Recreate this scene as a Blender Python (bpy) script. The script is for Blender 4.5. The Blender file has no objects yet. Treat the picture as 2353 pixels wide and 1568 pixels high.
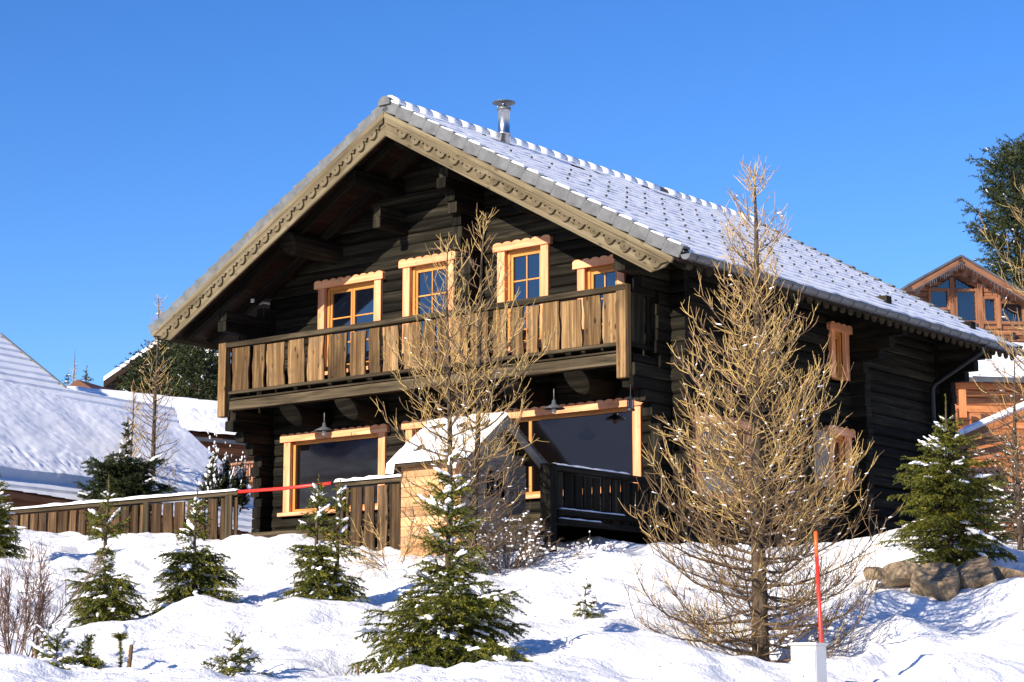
import bpy, math, random
import numpy as np
from mathutils import Vector, Matrix

# ---------------------------------------------------------------- camera, sky, sun, exposure
scene = bpy.context.scene
col = scene.collection
CAMZ = 1.6
PITCH = math.radians(9.586)
FPX = 4721.6                      # focal length in pixels of a 2353-pixel-wide picture
cam_d = bpy.data.cameras.new('camera'); cam = bpy.data.objects.new('camera', cam_d); col.objects.link(cam)
cam.location = (0, 0, CAMZ); cam.rotation_euler = (math.radians(90) + PITCH, 0, 0)
cam_d.sensor_width = 36; cam_d.lens = 36 * FPX / 2353.0
cam_d.clip_start = 0.1; cam_d.clip_end = 20000
scene.camera = cam

SUN_EL = math.radians(23.2); SUN_TRAVEL = math.radians(41.0)   # light travels toward +Y turned 43 deg to +X
world = bpy.data.worlds.new("World"); scene.world = world; world.use_nodes = True
wn = world.node_tree.nodes; wl = world.node_tree.links
sky = wn.new('ShaderNodeTexSky'); sky.sky_type = 'NISHITA'; sky.sun_disc = False
sky.sun_elevation = SUN_EL; sky.sun_rotation = SUN_TRAVEL + math.pi
sky.altitude = 1900; sky.air_density = 1.0; sky.dust_density = 0.0; sky.ozone_density = 3.0
hsv = wn.new('ShaderNodeHueSaturation'); hsv.inputs['Saturation'].default_value = 1.27; hsv.inputs['Hue'].default_value = 0.512
wl.new(sky.outputs[0], hsv.inputs['Color']); wl.new(hsv.outputs[0], wn['Background'].inputs[0]); wn['Background'].inputs[1].default_value = 0.122
sun_d = bpy.data.lights.new('sun', 'SUN'); sun_d.energy = 5.0; sun_d.angle = math.radians(0.5); sun_d.color = (1.0, 0.90, 0.77)
sun = bpy.data.objects.new('sun', sun_d); col.objects.link(sun)
tr = Vector((math.sin(SUN_TRAVEL) * math.cos(SUN_EL), math.cos(SUN_TRAVEL) * math.cos(SUN_EL), -math.sin(SUN_EL)))
sun.rotation_euler = tr.to_track_quat('-Z', 'Y').to_euler(); sun.location = (-30, -30, 40)
scene.view_settings.view_transform = 'Standard'; scene.view_settings.look = 'None'
scene.view_settings.exposure = 0.68; scene.view_settings.gamma = 1.0
scene.view_settings.use_curve_mapping = False

# ---------------------------------------------------------------- measuring helpers
TH = math.radians(38.657); HX, HY = 2.481, 32.0
cp, sp_ = math.cos(PITCH), math.sin(PITCH)
UD = Vector((math.cos(TH), -math.sin(TH), 0)); VD = Vector((math.sin(TH), math.cos(TH), 0)); HO = Vector((HX, HY, 0))
def ray(x, y):
    a = (x - 1176.5) / FPX; b = -(y - 784) / FPX
    return Vector((a, cp - b * sp_, sp_ + b * cp))
def at(x, y, Y):
    d = ray(x, y); P = d * (Y / d.y); P.z += CAMZ; return P
def onv(x, y, v):
    d = ray(x, y); s = (v + HO.dot(VD)) / d.dot(VD); P = d * s - HO; return (P.dot(UD), v, P.z)
def onu(x, y, u):
    d = ray(x, y); s = (u + HO.dot(UD)) / d.dot(UD); P = d * s - HO; return (u, P.dot(VD), P.z)
def onplane(x, y, P0, N):
    d = ray(x, y); c = Vector((0, 0, CAMZ)); return c + d * ((P0 - c).dot(N) / d.dot(N))
# house frame: u along the front, v into the house, w = height above the camera
HM = Matrix.Translation((HX, HY, CAMZ)) @ Matrix.Rotation(-TH, 4, 'Z')
R = random.Random(7)

# ---------------------------------------------------------------- mesh builder
class MB:
    def __init__(s, M=None): s.v = []; s.f = []; s.uv = []; s.c = []; s.M = M; s.mi = []
    def add(s, vs, fs, uvs, rnd=None, mi=0):
        o = len(s.v); M = s.M
        for p in vs: s.v.append(tuple(M @ Vector(p)) if M is not None else tuple(p))
        if rnd is None: rnd = R.random()
        for f, q in zip(fs, uvs):
            s.f.append([i + o for i in f]); s.uv.extend(q); s.c.append(rnd); s.mi.append(mi)
    def box(s, a, b, L=None, g=None, rnd=None, mi=0):
        a = [min(x, y) for x, y in zip(a, b)], [max(x, y) for x, y in zip(a, b)]; lo, hi = a
        vs = [(x, y, z) for x in (lo[0], hi[0]) for y in (lo[1], hi[1]) for z in (lo[2], hi[2])]
        fs = [(0, 1, 3, 2), (4, 6, 7, 5), (0, 4, 5, 1), (2, 3, 7, 6), (0, 2, 6, 4), (1, 5, 7, 3)]
        nax = [0, 0, 1, 1, 2, 2]
        d = [hi[i] - lo[i] for i in range(3)]
        if g is None: g = d.index(max(d))
        ou, ov = R.uniform(0, 40), R.uniform(0, 40); uvs = []
        for f, n in zip(fs, nax):
            ax = [i for i in range(3) if i != n]
            if g in ax: ax.remove(g); ax = [g] + ax
            uvs.append([(vs[i][ax[0]] + ou, vs[i][ax[1]] + ov + n * .37) for i in f])
        if L is not None: vs = [tuple(L @ Vector(p)) for p in vs]
        s.add(vs, fs, uvs, rnd, mi)
    def bar(s, p0, p1, w, h, up=(0, 0, 1), rnd=None, ext=0, mi=0):
        p0 = Vector(p0); p1 = Vector(p1); x = (p1 - p0); l = x.length; x.normalize()
        y = Vector(up).cross(x)
        if y.length < 1e-4: y = Vector((0, 1, 0)).cross(x)
        y.normalize(); z = x.cross(y)
        L = Matrix.Translation(p0) @ Matrix((x, y, z)).transposed().to_4x4()
        s.box((-ext, -w / 2, -h / 2), (l + ext, w / 2, h / 2), L, 0, rnd, mi)
    def prism(s, pts, O, X, Y, D, rnd=None, swap=False, mi=0):
        # pts 2d polygon in the frame O,X,Y, extruded by D
        O, X, Y, D = Vector(O), Vector(X), Vector(Y), Vector(D); n = len(pts)
        vs = [O + X * a + Y * b for a, b in pts] + [O + X * a + Y * b + D for a, b in pts]
        ou, ov = R.uniform(0, 40), R.uniform(0, 40); k = (1, 0) if swap else (0, 1)
        q = [(p[k[0]] + ou, p[k[1]] + ov) for p in pts]; dl = D.length
        if X.cross(Y).dot(D) > 0: front, back = list(range(n))[::-1], list(range(n, 2 * n))
        else: front, back = list(range(n)), list(range(n, 2 * n))[::-1]
        fs = [front, back]; uvs = [[q[i % n] for i in front], [q[i % n] for i in back]]
        flip = X.cross(Y).dot(D) > 0
        ext_ = max(max(p[0] for p in pts) - min(p[0] for p in pts), max(p[1] for p in pts) - min(p[1] for p in pts)); per = [0]
        for i in range(n): per.append(per[-1] + math.hypot(pts[(i + 1) % n][0] - pts[i][0], pts[(i + 1) % n][1] - pts[i][1]))
        for i in range(n):
            j = (i + 1) % n
            f = [i, j, j + n, i + n] if flip else [j, i, i + n, j + n]
            fs.append(f)
            if dl > ext_: uvs.append([(ou + (dl if a >= n else 0), ov + per[i + 1 if a % n == j else i]) for a in f])
            else: uvs.append([(q[a % n][0] + (dl if a >= n else 0) * .3, q[a % n][1] + (dl if a >= n else 0)) for a in f])
        s.add(vs, fs, uvs, rnd, mi)
    def tube(s, pts, rad, n=8, rnd=None, caps=True, squash=1.0, mi=0):
        pts = [Vector(p) for p in pts]; 
        if not hasattr(rad, '__len__'): rad = [rad] * len(pts)
        vs = []; fs = []; uvs = []; acc = 0; ou = R.uniform(0, 40); ln = []
        t0 = (pts[1] - pts[0]).normalized(); up = Vector((0, 0, 1)) if abs(t0.z) < .9 else Vector((1, 0, 0))
        for i, p in enumerate(pts):
            t = (pts[min(i + 1, len(pts) - 1)] - pts[max(i - 1, 0)]).normalized()
            a = up.cross(t).normalized(); b = t.cross(a)
            if i: acc += (p - pts[i - 1]).length
            ln.append(acc)
            for k in range(n):
                an = 2 * math.pi * k / n; vs.append(p + (a * math.cos(an) + b * math.sin(an) * squash) * rad[i])
        for i in range(len(pts) - 1):
            for k in range(n):
                k2 = (k + 1) % n; fs.append((i * n + k, i * n + k2, (i + 1) * n + k2, (i + 1) * n + k))
                r = rad[i] * 2 * math.pi / n
                uvs.append([(ln[i] + ou, k * r), (ln[i] + ou, (k + 1) * r), (ln[i + 1] + ou, (k + 1) * r), (ln[i + 1] + ou, k * r)])
        if caps:
            for base, rv in ((0, True), ((len(pts) - 1) * n, False)):
                f = [base + k for k in range(n)]
                if rv: f = f[::-1]
                fs.append(f); uvs.append([(math.cos(6.283 * k / n) * .1 + ou, math.sin(6.283 * k / n) * .1) for k in range(n)])
        s.add(vs, fs, uvs, rnd, mi)
    def lathe(s, prof, c, n=20, rnd=None, mi=0):
        vs = []; fs = []; uvs = []
        for r, z in prof:
            for k in range(n): vs.append((c[0] + r * math.cos(6.28318 * k / n), c[1] + r * math.sin(6.28318 * k / n), c[2] + z))
        for i in range(len(prof) - 1):
            for k in range(n):
                k2 = (k + 1) % n; fs.append((i * n + k, i * n + k2, (i + 1) * n + k2, (i + 1) * n + k))
                uvs.append([(prof[i][1], k / n), (prof[i][1], (k + 1) / n), (prof[i + 1][1], (k + 1) / n), (prof[i + 1][1], k / n)])
        s.add(vs, fs, uvs, rnd, mi)

RM = {}
def mesh_object(name, V, F, UV, C, mat, parent, base, smooth, bev, MI=None):
    if parent is not None: Mw = RM[parent.name]
    else: Mw = Matrix.Translation(Vector(base) if base is not None else Vector((0, 0, 0)))
    inv = np.array(Mw.inverted())
    V = np.asarray(V, dtype=np.float64).reshape(-1, 3) @ inv[:3, :3].T + inv[:3, 3]
    me = bpy.data.meshes.new(name)
    if isinstance(F, np.ndarray):
        n, k = F.shape; me.vertices.add(len(V)); me.vertices.foreach_set('co', V.astype(np.float32).ravel())
        me.loops.add(n * k); me.loops.foreach_set('vertex_index', F.astype(np.int32).ravel())
        me.polygons.add(n); me.polygons.foreach_set('loop_start', np.arange(0, n * k, k, dtype=np.int32))
        me.update(calc_edges=True)
    else: me.from_pydata(V.tolist(), [], F)
    if UV is not None and len(UV):
        l = me.uv_layers.new(name='UVMap'); l.data.foreach_set('uv', np.asarray(UV, dtype=np.float32).ravel())
    if C is not None and len(C):
        a = me.attributes.new('rnd', 'FLOAT', 'FACE'); a.data.foreach_set('value', np.asarray(C, dtype=np.float32))
    mats = mat if isinstance(mat, (list, tuple)) else [mat]
    for m in mats: me.materials.append(m)
    if MI is not None and len(mats) > 1: me.polygons.foreach_set('material_index', np.asarray(MI, dtype=np.int32))
    me.validate()
    if smooth: me.polygons.foreach_set('use_smooth', [True] * len(me.polygons))
    o = bpy.data.objects.new(name, me); col.objects.link(o)
    if parent is not None: o.parent = parent
    else: o.location = Mw.translation
    RM[o.name] = Mw.copy()
    if bev:
        b = o.modifiers.new('bevel', 'BEVEL'); b.width = bev; b.segments = 1; b.limit_method = 'ANGLE'; b.angle_limit = math.radians(50)
    return o
def link(name, mb, mat, parent=None, base=None, smooth=False, bev=0):
    return mesh_object(name, mb.v, mb.f, mb.uv, mb.c, mat, parent, base, smooth, bev, mb.mi)
def thing(name, label, cat, M, group=None):
    o = bpy.data.objects.new(name, None); col.objects.link(o); o.empty_display_size = .2
    if not isinstance(M, Matrix): M = Matrix.Translation(Vector(M))
    o.matrix_world = M; RM[o.name] = M.copy(); o['label'] = label; o['category'] = cat
    if group: o['group'] = group
    return o
def tag(o, label=None, cat=None, group=None, kind=None):
    for k, x in (('label', label), ('category', cat), ('group', group), ('kind', kind)):
        if x: o[k] = x
    return o

# ---------------------------------------------------------------- materials
class NT:
    def __init__(s, name):
        s.m = bpy.data.materials.new(name); s.m.use_nodes = True; s.t = s.m.node_tree; s.b = s.t.nodes['Principled BSDF']
    def n(s, typ, **k):
        x = s.t.nodes.new(typ)
        for a, b in k.items():
            if a.startswith('i_'): x.inputs[int(a[2:]) if a[2:].isdigit() else a[2:].replace('_', ' ')].default_value = b
            else: setattr(x, a, b)
        return x
    def l(s, a, b): s.t.links.new(a, b)
    def vec(s, kind, scale):
        tc = s.n('ShaderNodeTexCoord'); mp = s.n('ShaderNodeMapping'); mp.inputs['Scale'].default_value = scale
        s.l(tc.outputs[kind], mp.inputs[0]); return mp.outputs[0]
    def noise(s, vec, scale=1, detail=4, rough=.55, dist=0):
        x = s.n('ShaderNodeTexNoise', i_Scale=scale, i_Detail=detail, i_Roughness=rough, i_Distortion=dist)
        if vec is not None: s.l(vec, x.inputs['Vector'])
        return x.outputs['Fac']
    def ramp(s, fac, stops):
        r = s.n('ShaderNodeValToRGB'); e = r.color_ramp.elements
        while len(e) < len(stops): e.new(.5)
        for q, (p, c) in zip(e, stops): q.position = p; q.color = (*c, 1)
        s.l(fac, r.inputs[0]); return r.outputs[0]
    def mix(s, a, b, fac, mode='MIX'):
        x = s.n('ShaderNodeMix', data_type='RGBA', blend_type=mode)
        for sock, v in ((x.inputs[6], a), (x.inputs[7], b)):
            if isinstance(v, tuple): sock.default_value = (*v, 1) if len(v) == 3 else v
            else: s.l(v, sock)
        if isinstance(fac, (int, float)): x.inputs[0].default_value = fac
        else: s.l(fac, x.inputs[0])
        return x.outputs[2]
    def maprange(s, v, a, b, c, d):
        x = s.n('ShaderNodeMapRange', i_1=a, i_2=b, i_3=c, i_4=d); s.l(v, x.inputs[0]); return x.outputs[0]
    def attr(s, name='rnd'):
        return s.n('ShaderNodeAttribute', attribute_name=name).outputs['Fac']
    def fin(s, colr=None, rough=.7, bump=None, bs=.3, dist=.01, spec=.3, metal=0, ior=None):
        b = s.b
        if colr is not None:
            if isinstance(colr, tuple): b.inputs['Base Color'].default_value = (*colr, 1)
            else: s.l(colr, b.inputs['Base Color'])
        if isinstance(rough, (int, float)): b.inputs['Roughness'].default_value = rough
        else: s.l(rough, b.inputs['Roughness'])
        b.inputs['Specular IOR Level'].default_value = spec; b.inputs['Metallic'].default_value = metal
        if ior: b.inputs['IOR'].default_value = ior
        if bump is not None:
            x = s.n('ShaderNodeBump', i_Strength=bs, i_Distance=dist); s.l(bump, x.inputs['Height']); s.l(x.outputs[0], b.inputs['Normal'])
        return s.m
def wood(name, c0, c1, c2=None, var=.35, along=1.2, across=22, rough=.75, bs=.5, spec=.25, knots=.0, weather=None):
    t = NT(name); v = t.vec('UV', (along, across, 1)); n1 = t.noise(v, 1, 5, .6, .6)
    st = [(.3, c0), (.7, c1)] if c2 is None else [(.25, c0), (.5, c1), (.72, c2)]
    c = t.ramp(n1, st)
    big = t.noise(t.vec('UV', (.9, 1.6, 1)), 1, 3); c = t.mix(c, tuple(x * .45 for x in c0), t.maprange(big, .52, .75, 0, .6))
    if weather: c = t.mix(c, weather, t.maprange(t.noise(t.vec('UV', (3, 5, 1)), 1, 5, .7), .5, .7, 0, .8))
    if knots:
        vo = t.n('ShaderNodeTexVoronoi', i_Scale=1.0); t.l(t.vec('UV', (3.0, 7, 1)), vo.inputs['Vector'])
        c = t.mix(c, tuple(x * .3 for x in c0), t.maprange(vo.outputs['Distance'], .05, .2, knots, 0))
    a = t.attr(); hs = t.n('ShaderNodeHueSaturation'); t.l(c, hs.inputs['Color']); t.l(t.maprange(a, 0, 1, 1 - var, 1 + var), hs.inputs['Value'])
    return t.fin(hs.outputs[0], rough, n1, bs, .006, spec)
M = {}
def snow_mat(name, bs=.5, cobj='Object'):
    t = NT(name); v = t.vec(cobj, (1, 1, 1))
    n1 = t.noise(v, 3.0, 5, .6); n2 = t.noise(v, 30, 4, .65)
    h = t.n('ShaderNodeMath', operation='ADD'); t.l(n1, h.inputs[0]); m2 = t.n('ShaderNodeMath', operation='MULTIPLY', i_1=.22); t.l(n2, m2.inputs[0]); t.l(m2.outputs[0], h.inputs[1])
    c = t.ramp(n1, [(.2, (.87, .87, .875)), (.8, (.94, .935, .925))])
    return t.fin(c, .55, h.outputs[0], bs, .12, .35)
M['snow'] = snow_mat('snow', .85)
M['play'] = wood('playhouse_plank', (.30, .15, .065), (.60, .32, .14), (.72, .43, .22), .25, .8, 10, .7, .5, .2, .5, (.36, .27, .19))
M['snow_small'] = snow_mat('snow_small', .06)
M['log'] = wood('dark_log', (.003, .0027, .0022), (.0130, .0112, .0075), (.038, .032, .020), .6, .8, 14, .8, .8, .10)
M['orange'] = wood('honey_wood', (.56, .20, .08), (.82, .36, .17), (.92, .49, .27), .14, .7, 12, .5, .25, .3, .5)
M['sash'] = wood('sash_wood', (.50, .20, .045), (.66, .30, .075), None, .1, .8, 14, .4, .15, .35)
M['board'] = wood('weathered_board', (.030, .016, .008), (.165, .095, .040), (.37, .24, .11), .42, .55, 15, .85, .9, .1, .9, (.10, .075, .045))
M['fence'] = wood('old_fence_board', (.014, .008, .005), (.060, .035, .018), (.17, .105, .05), .45, .55, 13, .85, .9, .1, .9, (.05, .042, .03))
M['rail'] = wood('grey_rail', (.015, .011, .007), (.056, .043, .025), (.125, .096, .058), .3, .8, 14, .85, .7, .1)
M['barge'] = wood('silver_wood', (.060, .045, .025), (.150, .118, .068), (.24, .20, .125), .25, .5, 12, .85, .7, .1, .6)
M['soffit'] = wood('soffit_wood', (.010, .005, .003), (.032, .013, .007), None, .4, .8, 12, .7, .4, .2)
M['redwood'] = wood('red_brown_wood', (.13, .052, .026), (.24, .105, .052), (.33, .16, .085), .3, .8, 12, .6, .4, .25)
M['orangelog'] = wood('orange_log', (.24, .078, .026), (.42, .155, .052), (.54, .235, .095), .3, .8, 12, .5, .4, .3)
M['grayply'] = wood('greyed_plank', (.20, .16, .12), (.34, .28, .21), (.44, .37, .28), .2, .9, 10, .8, .5, .15, .4)
def plain(name, c, rough=.6, metal=0, spec=.4, nscale=6, amt=.25, bs=.1, ior=None):
    t = NT(name); n = t.noise(t.vec('Object', (1, 1, 1)), nscale, 5, .6)
    cc = t.ramp(n, [(.3, tuple(x * (1 - amt) for x in c)), (.7, tuple(min(1, x * (1 + amt)) for x in c))])
    return t.fin(cc, rough, n, bs, .01, spec, metal, ior)
M['tile'] = plain('concrete_tile', (.125, .13, .13), .75, 0, .3, 5, .3, .25)
M['zinc'] = plain('zinc_gutter', (.13, .135, .14), .45, .5, .5, 3, .25)
M['steel'] = plain('stainless_steel', (.45, .46, .48), .3, 1.0, .5, 2, .08, .03)
M['iron'] = plain('dark_iron', (.025, .025, .028), .5, .4, .4)
M['lampmetal'] = plain('grey_enamel', (.10, .105, .11), .4, .2, .5)
M['white'] = plain('white_cabinet', (.80, .77, .70), .5, 0, .4, 3, .04, .05)
M['whiteside'] = M['white']
M['red'] = plain('red_marker', (.75, .035, .02), .4, 0, .5, 8, .1, .02)
M['redtip'] = plain('orange_marker', (.85, .12, .02), .4, 0, .5, 8, .1, .02)
def glass(name, c, ior=1.9):
    t = NT(name); return t.fin(c, .03, t.noise(t.vec('Object', (1, 1, 1)), .8, 2), .02, .05, .6, 0, ior)
M['glass'] = glass('window_glass', (.004, .006, .012), 2.0)
M['glass_low'] = glass('lower_glass', (.004, .003, .003), 1.7)
def bark(name, a, b, sc=(1, 1, 1)):
    t = NT(name); n = t.noise(t.vec('Object', sc), 22, 5, .65); return t.fin(t.ramp(n, [(.35, a), (.68, b)]), .85, n, .9, .01, .15)
M['bark'] = bark('larch_bark', (.025, .018, .012), (.13, .095, .065), (1, 1, .35))
M['bark_dark'] = bark('spruce_bark', (.035, .024, .016), (.14, .10, .06), (1, 1, .4))
def leafm(name, stops, rough=.6):
    t = NT(name); a = t.attr(); c = t.ramp(a, stops); return t.fin(c, rough, None, 0, 0, .3)
M['twig'] = leafm('larch_twig', [(0, (.06, .038, .022)), (.35, (.24, .15, .07)), (.62, (.56, .375, .13)), (.88, (.66, .46, .16)), (1, (.38, .23, .14))])
M['twig_dark'] = leafm('lower_twig', [(0, (.045, .030, .020)), (.5, (.13, .085, .05)), (1, (.26, .175, .085))])
M['bush'] = leafm('bush_twig', [(0, (.09, .05, .035)), (1, (.24, .15, .11))])
M['needle'] = leafm('spruce_needle', [(0, (.022, .038, .006)), (.4, (.095, .112, .010)), (.75, (.23, .225, .016)), (1, (.34, .28, .03))])
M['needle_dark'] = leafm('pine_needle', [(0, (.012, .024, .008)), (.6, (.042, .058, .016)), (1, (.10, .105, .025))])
def rockm():
    t = NT('boulder'); v = t.vec('Object', (1, 1, 1)); n = t.noise(v, 6.5, 9, .7, .6); n2 = t.noise(v, 9, 6, .7)
    c = t.ramp(n, [(.3, (.06, .045, .03)), (.45, (.27, .20, .125)), (.6, (.42, .31, .19)), (.75, (.58, .49, .38))])
    c = t.mix(c, (.30, .13, .05), t.maprange(n2, .56, .7, 0, .7)); return t.fin(c, .85, n, 1.0, .06, .2)
M['rock'] = rockm()

# ---------------------------------------------------------------- value noise on arrays
_rs = np.random.RandomState(11); _lat = _rs.rand(256, 256)
def vnoise(x, y, s=1.0, o=0):
    x = np.asarray(x) * s + 37.7 * o + 500; y = np.asarray(y) * s + 11.3 * o + 500
    xi = np.floor(x).astype(int); yi = np.floor(y).astype(int); fx = x - xi; fy = y - yi
    fx = fx * fx * (3 - 2 * fx); fy = fy * fy * (3 - 2 * fy)
    g = lambda a, b: _lat[(xi + a) % 256, (yi + b) % 256]
    return (g(0, 0) * (1 - fx) + g(1, 0) * fx) * (1 - fy) + (g(0, 1) * (1 - fx) + g(1, 1) * fx) * fy - .5

# ---------------------------------------------------------------- ground: measured points, smoothly joined
CP = [ # picture x, picture y, distance
 (-150,1235,37),(20,1226,36),(100,1222,35.6),(180,1242,35),(300,1240,34.6),(420,1246,33.8),(520,1252,33.2),(650,1244,32.2),(760,1262,31.2),(850,1284,30.4),
 (1000,1290,28.8),(1120,1291,28.6),(1200,1289,28.5),(1300,1276,28.8),(1400,1268,29.3),(1480,1262,29.7),(1600,1272,29.8),(1750,1288,29.8),(1900,1290,29.6),(1990,1262,29.2),(2070,1236,29.0),(2130,1240,29.2),
 (2353,1268,30.5),(2500,1290,31),
 (0,1310,30.5),(120,1300,32),(250,1300,32),(400,1318,30.5),(600,1310,29.8),(650,1345,28),(500,1330,29.5),
 (30,1400,26),(100,1390,27),(200,1405,26.4),(160,1455,23.8),(254,1430,24.4),(388,1404,25.2),(440,1390,26.2),(471,1372,26.6),(548,1354,27.4),(620,1375,26.2),(690,1412,24.6),(745,1400,25.6),(850,1396,25.2),(950,1380,25.6),
 (20,1530,20.6),(120,1505,21.3),(250,1500,21.4),(350,1480,22.2),(500,1450,23.2),(600,1480,22),(430,1540,20.3),(560,1560,19.8),(700,1510,21),(700,1568,19.4),(830,1480,21.8),
 (900,1350,27.2),(1130,1340,26.8),(1250,1345,26.6),(1330,1320,27.6),(1450,1325,27.4),(1580,1330,27.4),(1250,1420,23.8),(1300,1424,23.2),(1400,1438,22.8),(1350,1405,24.4),(1500,1420,24.2),(1600,1440,24.4),
 (1030,1590,20.3),(1200,1525,20.2),(1260,1500,20.6),(1304,1488,21),(1350,1520,20.2),(1500,1490,21.2),(1641,1509,20.9),(1797,1560,19.7),(1500,1568,19.2),(1650,1620,18.6),
 (1680,1500,24.3),(1745,1545,23.6),(1830,1500,24.2),(1900,1430,25.6),(1800,1400,26.8),(1700,1370,27.2),(1950,1520,23.2),
 (1980,1375,27),(2060,1380,26.8),(2140,1412,26.4),(2245,1440,26.0),(2353,1445,25.4),(2300,1385,27.0),(2353,1330,28.2),(2180,1312,28.4),(2250,1310,28.6),(2100,1310,28.3),(2020,1310,28.6),
 (2000,1460,24),(2100,1480,23.6),(2250,1500,23),(2353,1520,22.4),(2000,1568,20.6),(2200,1568,20.8),(2353,1600,20.5),(1900,1600,20.0),(2500,1450,25),(2500,1560,21.5),(1850,1700,18.6),
]
pts = [tuple(at(*c)) for c in CP]
for Xp, Yp, w in ((-5,17,.05),(0,17,.05),(5,17,.0),(-7,14,-1),(0,14,-1),(7,14,-1),(-9,24,1.0),(-11,32,2.2),(10,24,1.1),(12,32,2.5),(2.6,32.0,2.1),(-3.3,37,2.2),(-6,40,2.1),(5,36,2.3),(9,39,2.6),(-12,41,2.0),(2,42,2.3),(-4,46,2.2),(8,46,3.0),(0,31.5,2.1),(-2,33,2.2),(14,40,3.2),(-16,37,2.3)):
    pts.append((Xp, Yp, w + CAMZ))
PT = np.array(pts); _sc = 10.0
def _phi(r2): return np.where(r2 > 1e-12, .5 * r2 * np.log(r2 + 1e-12), 0)
_P = PT[:, :2] / _sc; _n = len(_P)
_K = _phi(((_P[:, None] - _P[None]) ** 2).sum(-1)) + np.eye(_n) * 0.0008
_A = np.zeros((_n + 3, _n + 3)); _A[:_n, :_n] = _K; _A[:_n, _n] = 1; _A[:_n, _n + 1:] = _P; _A[_n:, :_n] = _A[:_n, _n:].T
_W = np.linalg.solve(_A, np.r_[PT[:, 2], 0, 0, 0])
def far_h(x, y): 
    a = np.clip((np.asarray(y) - 13) / 24, 0, 1); return -0.02 + a * a * (3 - 2 * a) * 3.9
def smooth_h(x, y):
    x = np.asarray(x, float); y = np.asarray(y, float); sh = x.shape; q = np.stack([x.ravel(), y.ravel()], -1) / _sc
    out = np.zeros(len(q))
    qc = np.stack([np.clip(q[:, 0], -2.0, 2.0), np.clip(q[:, 1], 1.3, 4.8)], -1)
    for i in range(0, len(q), 20000):
        c = qc[i:i + 20000]; out[i:i + 20000] = _phi(((c[:, None] - _P[None]) ** 2).sum(-1)) @ _W[:_n] + _W[_n] + c @ _W[_n + 1:]
    d = np.maximum(np.maximum(np.abs(q[:, 0]) - 1.3, 0) / .7, np.maximum(np.maximum(q[:, 1] - 4.1, 1.6 - q[:, 1]), 0) / .5)
    b = np.clip(1 - d, 0, 1); b = b * b * (3 - 2 * b)
    return (out * b + far_h(q[:, 0] * _sc, q[:, 1] * _sc) * (1 - b)).reshape(sh)
BUMPS = []   # x, y, radius across, radius along, height
for px_, py_, Y_, rx, ry, h_ in ((238,1432,24.6,.75,.6,-.16),(445,1392,25.8,.8,.6,-.16),(745,1402,25.2,.95,.6,-.18),(1030,1585,20.6,1.0,.7,-.22),(1347,1418,24.2,.35,.3,-.07),(1748,1542,23.8,.8,.6,-.15),
    (230,1440,23.5,.9,.45,.13),(470,1385,24.7,.9,.45,.13),(760,1405,24.0,1.1,.5,.14),(640,1490,21.6,.6,.6,-.15),(830,1520,20.9,.45,.4,-.2),(1330,1500,22.2,.5,.5,-.16),(1560,1470,22.8,.5,.6,-.14),(1450,1530,20.6,1.2,.5,.12),
    (90,1300,31,1.2,.7,.16),(350,1290,31.5,1.0,.7,-.15),(560,1290,30.5,.9,.6,.14),(900,1310,28,.8,.6,-.12),(1500,1300,28.2,1.1,.5,.12),(2010,1290,28.8,.8,.6,.22),(2350,1380,26.6,.9,.7,.25),(2060,1460,24.2,.7,.5,.14),(2200,1520,22.4,.8,.5,-.16),(2320,1560,21.3,.8,.5,.14),(1950,1470,24,.5,.4,-.14)):
    q_ = at(px_, py_, Y_); BUMPS.append((q_.x, q_.y, rx, ry, h_))
_fr = random.Random(5)
for k in range(26):   # old footprints and lumps thrown by the plough
    q_ = at(1180 + k * 16 + _fr.uniform(-6, 6), 1352 - 22 * math.sin(k * .16) + (8 if k % 2 else -8), 26.8); BUMPS.append((q_.x, q_.y, .12, .17, -.085))
for k in range(16):
    q_ = at(2010 + k * 24, 1455 + 16 * math.sin(k * .5) + (9 if k % 2 else -9), 24.6 - k * .05); BUMPS.append((q_.x, q_.y, .12, .16, -.08))
for k in range(46):
    q_ = at(_fr.uniform(1850, 2353), _fr.uniform(1400, 1560), _fr.uniform(20.5, 26)); BUMPS.append((q_.x, q_.y, _fr.uniform(.08, .2), _fr.uniform(.07, .16), _fr.uniform(.03, .09)))
for k in range(40):
    q_ = at(_fr.uniform(0, 1700), _fr.uniform(1300, 1560), _fr.uniform(20, 28)); BUMPS.append((q_.x, q_.y, _fr.uniform(.08, .18), _fr.uniform(.07, .14), _fr.uniform(-.05, .06)))
def ground(x, y, fine=True):
    x = np.asarray(x, float); y = np.asarray(y, float); h = smooth_h(x, y)
    near = np.clip(1 - np.maximum(np.abs(x) - 14, 0) / 10, 0, 1) * np.clip((y - 12) / 4, 0, 1)
    n = .17 * vnoise(x, y, .9) + .13 * vnoise(x + .3 * y, y * .7, 2.0, 1)
    for bx_, by_, rx, ry, h_ in BUMPS:
        e_ = ((x - bx_) / rx) ** 2 + ((y - by_) / ry) ** 2; m_ = e_ < 6; n[m_] += h_ * np.exp(-e_[m_] ** 1.3)
    if fine:
        r = 1 - np.abs(vnoise(x - .5 * y, y + .2 * x, 1.9, 7)) * 4; n = n + .045 * np.clip(r, -1, 1)
        n = n + .04 * vnoise(x, y, 4.3, 2) + .018 * vnoise(x, y, 9, 3) + .009 * vnoise(x, y, 19, 4)
        rough = np.clip(vnoise(x, y, .45, 9) * 4 + np.clip((x - 1) / 2, 0, 1) * .6, 0, 1)
        n = n + rough * (.08 * np.abs(vnoise(x, y, 5.5, 5)) + .03 * np.abs(vnoise(x, y, 11, 6)))
    return h + n * near
def gz(x, y): return float(ground(np.array([x]), np.array([y]), False)[0])
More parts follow.
